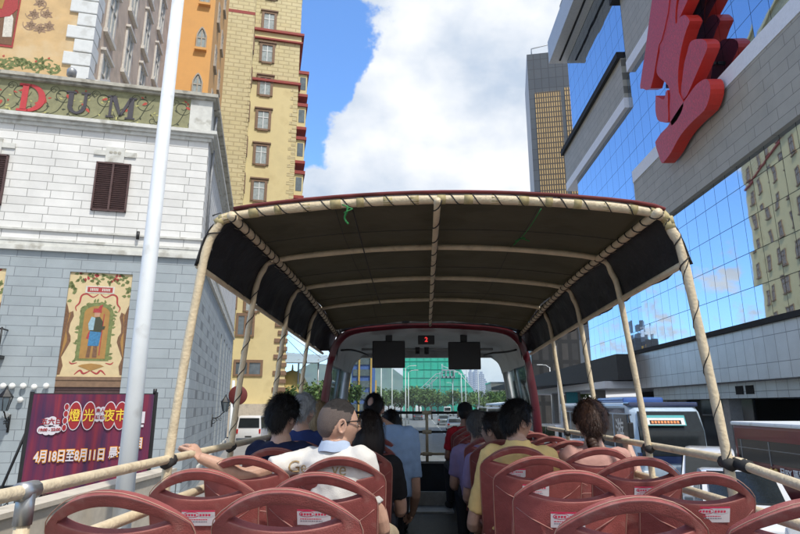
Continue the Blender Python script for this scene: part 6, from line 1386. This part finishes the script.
    for s in (-1, 1):
        el, wr = A_[s]
        if sleeve > 0:
            pts = [sh[s] - rx * s * .05, sh[s], lerp(sh[s], el, .45), lerp(sh[s], el, min(sleeve, 1))]; rr = [.062, .064, .062, .060]
            if sleeve > 1: pts += [lerp(el, wr, .5), lerp(el, wr, .92)]; rr = [.062, .064, .056, .052, .046, .036]
            b_.tube(crom(pts, 3), [rr[min(int(q / 3), len(rr) - 1)] for q in range((len(pts) - 1) * 3 + 1)], 14)
    shirt_o = b_.build('shirt', shirt, base); bake(shirt_o, [('REMESH', dict(mode='VOXEL', voxel_size=.011)), ('SMOOTH', dict(factor=.5, iterations=4))])
    me = shirt_o.data; sd_ = sum(map(ord, label)) % 97
    for v in me.vertices:
        p = v.co; w_ = noise.noise(Vector((p.x * 9 + sd_, p.y * 9, p.z * 4.5))) * .010 + noise.noise(Vector((p.x * 24 + p.z * 14, p.y * 22, p.z * 9 + sd_))) * .0055 - abs(noise.noise(Vector((p.x * 7 - p.z * 16, p.y * 8, p.z * 7 + sd_)))) * .008; v.co = p + v.normal * w_
    smooth(shirt_o)
    if collar:
        b_ = MB(); n_ = 28; vs = []
        cc = N0 - Z * .035
        for (r_, z_, fy) in ((.066, -.012, 0), (.064, .040, -.004), (.069, .044, -.004), (.080, .012, -.008), (.088, -.012, -.012)):
            for j in range(n_):
                q = PI / 2 + R(18) + (2 * PI - R(36)) * j / (n_ - 1); vs.append(cc + rx * r_ * math.cos(q) * 1.04 + ry * (r_ * math.sin(q) + fy) + Z * (z_ - .022 * max(0, math.sin(q)) + .003 * math.sin(j * 1.1)))
        b_.add(vs, [(i * n_ + j, i * n_ + j + 1, (i + 1) * n_ + j + 1, (i + 1) * n_ + j) for i in range(4) for j in range(n_ - 1)], 0, True); co = b_.build('collar', collar, base); bake(co, [('SOLIDIFY', dict(thickness=.003)), ('SUBSURF', dict(levels=1, render_levels=1))]); smooth(co)
    # ---- trousers and shoes
    b_ = MB()
    for s in (-1, 1):
        h0 = hip + rx * s * .085 - Z * .03; kn = h0 + ry * .40 + Z * .0 + rx * s * .03; an = Vector((kn.x, kn.y, DECK + .09)) - ry * .03; b_.tube(crom([h0 - ry * .05, lerp(h0, kn, .5), kn, lerp(kn, an, .5), an], 3), [.088, .088, .086, .082, .078, .07, .066, .062, .058, .054, .05, .047, .045], 12)
        f = MB(); f.ell(an + ry * .07 - Z * .045, .042, .125, .042, 12, 8, M=rb_); f.build('shoe', M_['black_rubber'], base)
    b_.ell(hip - Z * .01, .16, .13, .10, 16, 10, M=rb_); tr_ = b_.build('trousers', trousers or M_['trouser_dark'], base); bake(tr_, [('REMESH', dict(mode='VOXEL', voxel_size=.014)), ('SMOOTH', dict(factor=.5, iterations=4))]); smooth(tr_)
    # ---- hair
    if hair is not None:
        rn = random.Random(sum(map(ord, label)) % 1000); b_ = MB(); seg, ring = 64, 44
        def thick(d):
            x, y, z = d; zl_ = hairline(x, y); e_ = sstep(zl_ - .05, zl_ + .14, z); t_ = hairT * (1 + .35 * noise.noise(Vector(d) * 3.2 + Vector((rn_off, 0, 0))) + .28 * noise.noise(Vector(d) * 8)) * (.65 + .35 * sstep(-.6, .4, z))
            if bald:
                bd_ = Vector(d).angle(Vector(bald[0]).normalized()); e_ *= sstep(bald[1] * .7, bald[1] * 1.25, bd_)
            return -.007 + e_ * (t_ + .007)
        rn_off = rn.uniform(0, 20); vs = []
        for i in range(ring + 1):
            ph = PI * i / ring
            for j in range(seg):
                t_ = 2 * PI * j / seg; d = Vector((math.sin(ph) * math.cos(t_), math.sin(ph) * math.sin(t_), math.cos(ph))); p = head_pt(d); vs.append(MH @ (p + d * thick(d)))
        b_.add(vs, [(i * seg + j, (i + 1) * seg + j, (i + 1) * seg + (j + 1) % seg, i * seg + (j + 1) % seg) for i in range(ring) for j in range(seg)], 0, True)
        if fade:
            for f_ in range(ring * seg):
                i, j = divmod(f_, seg); ph = PI * (i + .5) / ring; q = 2 * PI * j / seg
                if math.cos(ph) < .50 - .18 * math.sin(q): b_.m[f_] = 1
        cnt = 0
        while cnt < nstr * 1.7:
            d = Vector((rn.gauss(0, 1), rn.gauss(0, 1), rn.gauss(0, 1))).normalized(); zl_ = hairline(d.x, d.y)
            if d.z < zl_ + .02 or thick(d) < .001: continue
            cnt += 1
            if fade and d.z < .62 - .18 * d.y: continue
            p = head_pt(d) + d * thick(d) * .85; fl = Vector((-d.x * .2, -.55 if d.z > .35 else -.1, -.9 + .6 * d.z)); fl = (fl - d * fl.dot(d)); fl = fl.normalized() if fl.length > .01 else Vector((0, -1, 0))
            L_ = hairL * rn.uniform(.6, 1.4); rv = Vector((rn.gauss(0, 1), rn.gauss(0, 1), rn.gauss(0, 1))) * .30; dr = (fl + d * rn.uniform(.1, .55) * min(1, hairT / .02) + rv).normalized(); sdv = dr.cross(d).normalized() * rn.uniform(.0007, .0014)
            q1 = p + dr * L_ * .55 + d * .002; q2 = p + dr * L_ - d * .001 + fl * L_ * .2
            b_.add([MH @ (p - sdv), MH @ (p + sdv), MH @ (q1 + sdv * .8), MH @ (q1 - sdv * .8), MH @ q2], [(0, 1, 2, 3), (3, 2, 4)])
        if longh:
            n_ = 26; vs = []; K = 12
            for k in range(K + 1):
                t_ = k / K; z_ = lerp(.03, -longh, t_)
                for j in range(n_):
                    q = R(-90) + R(250) * (j / (n_ - 1) - .5); r1 = (.090 + .018 * math.sin(PI * t_) - .03 * t_ * t_) * (1 + .05 * noise.noise(Vector((j * .5, k * .2, rn_off)))); vs.append(MH @ Vector((r1 * math.cos(q), -.012 + (r1 + .012) * math.sin(q) * .95 - .0 * t_, z_ + .012 * noise.noise(Vector((j * .9, 0, 3))) * t_)))
            v0 = len(b_.v); b_.add(vs, [(k * n_ + j, k * n_ + j + 1, (k + 1) * n_ + j + 1, (k + 1) * n_ + j) for k in range(K) for j in range(n_ - 1)], 0, True)
            vs2 = [MH @ (MH.inverted() @ p * .88) for p in vs]; b_.add(vs2, [(k * n_ + j, k * n_ + j + 1, (k + 1) * n_ + j + 1, (k + 1) * n_ + j) for k in range(K) for j in range(n_ - 1)], 0, True)
            for i in range(500):
                q = R(-90) + R(250) * (rn.random() - .5); r1 = .094 + rn.uniform(0, .02); z0_ = rn.uniform(-longh * .7, .08); l_ = rn.uniform(.08, .16); p = Vector((r1 * math.cos(q), r1 * math.sin(q), z0_)); sdv = Vector((-math.sin(q), math.cos(q), 0)) * .0012
                p2 = p + Vector((rn.gauss(0, .006), rn.gauss(0, .006), -l_)); b_.add([MH @ (p - sdv), MH @ (p + sdv), MH @ p2], [(0, 1, 2)])
        if bun:
            for k in range(3): b_.ell(MH @ Vector((-.022 + .006 * k, -.088 - .004 * k, -.092 - .016 * k)), .036 - .003 * k, .030, .030, 16, 10)
            for i in range(260):
                a_ = rn.uniform(0, 2 * PI); p = Vector((-.02 + .034 * math.cos(a_), -.092, -.105 + .034 * math.sin(a_))); a2 = a_ + rn.uniform(.4, 1.2); p2 = Vector((-.02 + .038 * math.cos(a2), -.112 + rn.uniform(-.01, .02), -.105 + .038 * math.sin(a2))); b_.add([MH @ p, MH @ (p + Vector((0, -.003, .002))), MH @ p2], [(0, 1, 2)])
        b_.build('hair', [hair, M_['hair_fade']] if fade else hair, base)
    if cap:
        b_ = MB(); seg = 32; vs = []; hts = [(.0, 1.02), (.15, 1.03), (.35, 1.0), (.6, .90), (.8, .68), (.93, .38), (1.0, .02)]
        for z_, r_ in hts:
            for j in range(seg): q = 2 * PI * j / seg; vs.append(MH @ Vector((.088 * r_ * math.cos(q), (.108 * r_) * math.sin(q), .035 + .105 * z_)))
        b_.add(vs, [(i * seg + j, i * seg + (j + 1) % seg, (i + 1) * seg + (j + 1) % seg, (i + 1) * seg + j) for i in range(len(hts) - 1) for j in range(seg)], 0, True)
        vs = []
        for r_, dz in ((1.0, 0), (1.65, -.02)):
            for j in range(13): q = R(35) + R(110) * j / 12; vs.append(MH @ Vector((.085 * math.cos(q) * (1.05), .105 * math.sin(q) * r_, .045 + dz)))
        b_.add(vs, [(j, j + 1, 13 + j + 1, 13 + j) for j in range(12)]); b_.build('cap', cap, base)
    if glasses:
        b_ = MB()
        for s in (-1, 1):
            c_ = Vector((s * .034, .098, .008)); pts = [(-.027, .014), (-.020, .019), (.020, .019), (.027, .014), (.027, -.010), (.020, -.018), (-.020, -.018), (-.027, -.010)]
            b_.tube([MH @ (c_ + Vector((a_, -.10 * abs(s * .034 + a_) ** 2 * 12, q))) for a_, q in pts], .0024, 6, closed=True)
            b_.tube([MH @ Vector((s * .060, .088, .018)), MH @ Vector((s * .076, .055, .018)), MH @ Vector((s * .083, .0, .016)), MH @ Vector((s * .082, -.018, .0))], .0036, 6)
        b_.tube([MH @ Vector((-.008, .106, .012)), MH @ Vector((0, .108, .014)), MH @ Vector((.008, .106, .012))], .002, 5); g_ = b_.build('glasses', M_['black'], base)
        b_ = MB()
        for s in (-1, 1): b_.add([MH @ Vector((s * .034 + a_, .0965 - .10 * abs(s * .034 + a_) ** 2 * 12, .008 + q)) for a_, q in ((-.025, .017), (.025, .017), (.025, -.016), (-.025, -.016))], [(0, 1, 2, 3)])
        b_.build('lens', M_['pane'], g_)
    if vox < .006 or glasses:
        for s in (-1, 1):
            b_ = MB(); b_.ell(MH @ Vector((s * .031, .076, .002)), .0115 * hs, .0115 * hs, .0115 * hs, 12, 8); b_.build('eye', [M_['eye']], base)
        b_ = MB()
        for s in (-1, 1): b_.tube([MH @ Vector((s * .016, .0935, .022)), MH @ Vector((s * .032, .0915, .027)), MH @ Vector((s * .050, .080, .022))], [.002, .0034, .0015], 6, flat=.8)
        b_.build('eyebrow', M_['hair_black'], base)
    return base
t_ = M_['hair_buzz'].node_tree if 'hair_buzz' in M_ else None
mk('trouser_dark', (.03, .033, .04), .85, bump=.2, bs=200); mk('trouser_tan', (.35, .28, .19), .85, bump=.2, bs=200); mk('eye', (.35, .33, .31), .2)
M_['hair_black'] = hair_mat('hair_black', (.010, .009, .009)); M_['hair_brown'] = hair_mat('hair_brown', (.045, .022, .014)); M_['hair_grey'] = hair_mat('hair_grey', (.34, .35, .36)); M_['hair_dark'] = hair_mat('hair_dark', (.018, .012, .010)); M_['hair_blond'] = hair_mat('hair_blond', (.26, .19, .11)); M_['hair_pepper'] = hair_mat('hair_pepper', (.12, .115, .11)); M_['hair_fade'] = mat('hair_fade', (.11, .085, .075), .8, var=.35, vs=260, bump=.4, bs=500); M_['hair_buzz'] = mat('hair_buzz', (.028, .024, .023), .8, var=.5, vs=200, bump=.6, bs=500)
CL = {k: cloth_mat('cloth_' + k, v) for k, v in dict(white=(.66, .64, .60), navy=(.014, .020, .055), royal=(.025, .04, .13), sky=(.30, .44, .66), red=(.42, .02, .03), yellow=(.88, .64, .27), lavender=(.32, .24, .40), black=(.015, .015, .017), pink=(.50, .28, .24), teal=(.05, .12, .14), blue=(.40, .48, .62)).items()}
t_ = M_['hair_buzz'].node_tree; p_ = t_.nodes['Principled BSDF']; src_ = p_.inputs['Base Color'].links[0].from_socket
tc_ = nd(t_, 'ShaderNodeTexCoord'); sp_ = nd(t_, 'ShaderNodeSeparateXYZ'); t_.links.new(tc_.outputs['Object'], sp_.inputs[0]); r_ = nd(t_, 'ShaderNodeMapRange', interpolation_type='SMOOTHSTEP'); t_.links.new(sp_.outputs[2], r_.inputs['Value'])
r_.inputs['From Min'].default_value = CAM - DECK - .115 + .000; r_.inputs['From Max'].default_value = CAM - DECK - .115 + .075
mm_ = nd(t_, 'ShaderNodeMixRGB'); t_.links.new(r_.outputs[0], mm_.inputs[0]); mm_.inputs[1].default_value = (.15, .11, .095, 1); t_.links.new(src_, mm_.inputs[2]); t_.links.new(mm_.outputs[0], p_.inputs['Base Color'])
def hd(px, py, Y): p = at(px, py, Y); return (p.x, p.y, p.z)

# man with glasses, white T-shirt, arm out to the rail
def gman(base, MH):
    pass
H = hd(338, 425, 3.10)
gm = person('man in black glasses and white T-shirt, arm stretched to the left rail', H, R(60), R(22), SK[0], CL['white'], M_['hair_buzz'], {-1: dict(elbow=(-.86, 2.99, 2.76), wrist=(-1.075, 2.93, 2.85), hd=(-.5, .35, .45), hn=(-.5, -.1, -.85), curl=.75), 1: dict(elbow=(H[0] + .24, 3.08, 2.50), wrist=(H[0] + .16, 3.30, 2.38))}, sleeve=.62, collar=CL['blue'], vox=.0042, hairT=.004, hairL=.004, nstr=1800, glasses=True, wide=1.0, neck=.080, hs=1.10, fade=True, trousers=M_['trouser_tan'])
mk('shirt_print', (.34, .24, .12), .7)
b = MB()           # gold script on the back of the T-shirt
sh_ = [c_ for c_ in gm.children if c_.name.startswith('shirt')][0]
from mathutils.bvhtree import BVHTree
bv = BVHTree.FromPolygons([XF[gm] @ v.co for v in sh_.data.vertices], [list(p.vertices) for p in sh_.data.polygons])
vs, fs = text_mesh('Ge      ve', .085, .0)
dr = Vector((math.sin(R(0)), 1, 0)); ux = Vector((1, 0, 0)); oc = Vector((H[0] - .085, 2.4, H[2] - .205)); mv = []
for v in vs:
    o_ = oc + ux * (v.x - 0) * .95 + Vector((0, 0, v.y + .18 * v.y * 0)) ; hit = bv.ray_cast(o_, Vector((0, 1, 0)))[0]; mv.append((hit if hit else o_ + Vector((0, .6, 0))) + Vector((0, -.004, 0)))
b.add(mv, fs); b.build('shirt_lettering', M_['shirt_print'], gm)
person('young man with thick wavy black hair in a navy shirt, left window seat', hd(283, 418, 3.76), R(28), R(6), SK[2], CL['navy'], M_['hair_black'], hairT=.030, hairL=.040, nstr=2600, sleeve=.75)
person('older man with combed grey hair and a dark blue shirt, left window seat', hd(303, 412, 4.4), R(20), R(5), SK[0], CL['royal'], M_['hair_grey'], hairT=.018, hairL=.03, nstr=1600)
person('woman with light brown hair by the cab frame, farthest forward on the left', hd(318, 417, 5.0), 0, 0, SK[0], CL['teal'], M_['hair_blond'], hairT=.016, hairL=.03, nstr=1200, longh=.16)
person('woman with long straight dark hair behind the bespectacled man', hd(369, 432, 3.82), R(12), 0, SK[0], CL['black'], M_['hair_dark'], hairT=.016, hairL=.03, longh=.24)
person('man in a light blue shirt with a bald patch on his crown', hd(374, 409, 5.0), R(8), R(-6), SK[0], CL['sky'], M_['hair_black'], {1: dict(elbow=(-.02, 4.98, 2.42), wrist=(-.05, 5.14, 2.22), hd=(-.3, .8, -.5), hn=(-1, 0, 0), curl=.4)}, bald=((-.22, -.80, .56), .40), hairT=.012, hairL=.028, sleeve=.78, collar=CL['sky'], wide=1.18, lean=.0, shift=.13)
person('dark haired passenger in black ahead of the man in light blue', hd(391, 424, 5.68), 0, 0, SK[0], CL['black'], M_['hair_black'], hairT=.018, hairL=.03, nstr=900, longh=.12)
person('man in a red T-shirt and black cap beside the front of the aisle', hd(465, 414, 6.92), R(5), R(-10), SK[1], CL['red'], M_['hair_black'], cap=CL['black'], hairT=.008, hairL=.01, nstr=500)
person('grey haired woman in lavender behind the black cap', hd(477, 427, 5.1), 0, 0, SK[0], CL['lavender'], M_['hair_pepper'], hairT=.020, hairL=.035, nstr=1600)
person('woman with dark hair and glasses turned to the left, beside the yellow shirt', hd(494, 431, 4.45), R(-50), 0, SK[0], CL['lavender'], M_['hair_dark'], hairT=.018, hairL=.03, glasses=True, nstr=1200)
person('man in a pale yellow shirt looking right, aisle seat', hd(517, 422, 3.78), R(60), R(14), SK[2], CL['yellow'], M_['hair_black'], {-1: dict(elbow=(.33, 3.80, 2.40), wrist=(.40, 4.02, 2.30))}, hairT=.022, hairL=.034, nstr=2400, sleeve=.85, collar=CL['yellow'], vox=.005, wide=1.12, lean=.03)
person('woman with brown hair in a low bun, pink top, hand on the right rail', hd(591, 424, 3.85), R(4), R(5), SK[2], CL['pink'], M_['hair_brown'], {1: dict(elbow=(1.40, 3.92, 2.62), wrist=(1.375, 4.03, 2.88), hd=(-.12, .9, .15), hn=(0, 0, -1), curl=.5)}, bun=True, hairT=.026, hairL=.03, nstr=1800, sleeve=.35, vox=.005, hs=1.08)

# ================================================================== AIR
hz = bpy.data.materials.new('haze_air'); hz.use_nodes = True; t = hz.node_tree; t.nodes.clear()
pv = nd(t, 'ShaderNodeVolumePrincipled'); pv.inputs['Color'].default_value = (.86, .92, 1, 1); pv.inputs['Density'].default_value = .00014; pv.inputs['Anisotropy'].default_value = .3
o_ = nd(t, 'ShaderNodeOutputMaterial'); t.links.new(pv.outputs[0], o_.inputs['Volume'])
b = MB(); b.box(-3200, 3200, -450, 6200, -3, 150); thing_mesh(b, 'haze', hz, None, None, kind='stuff')
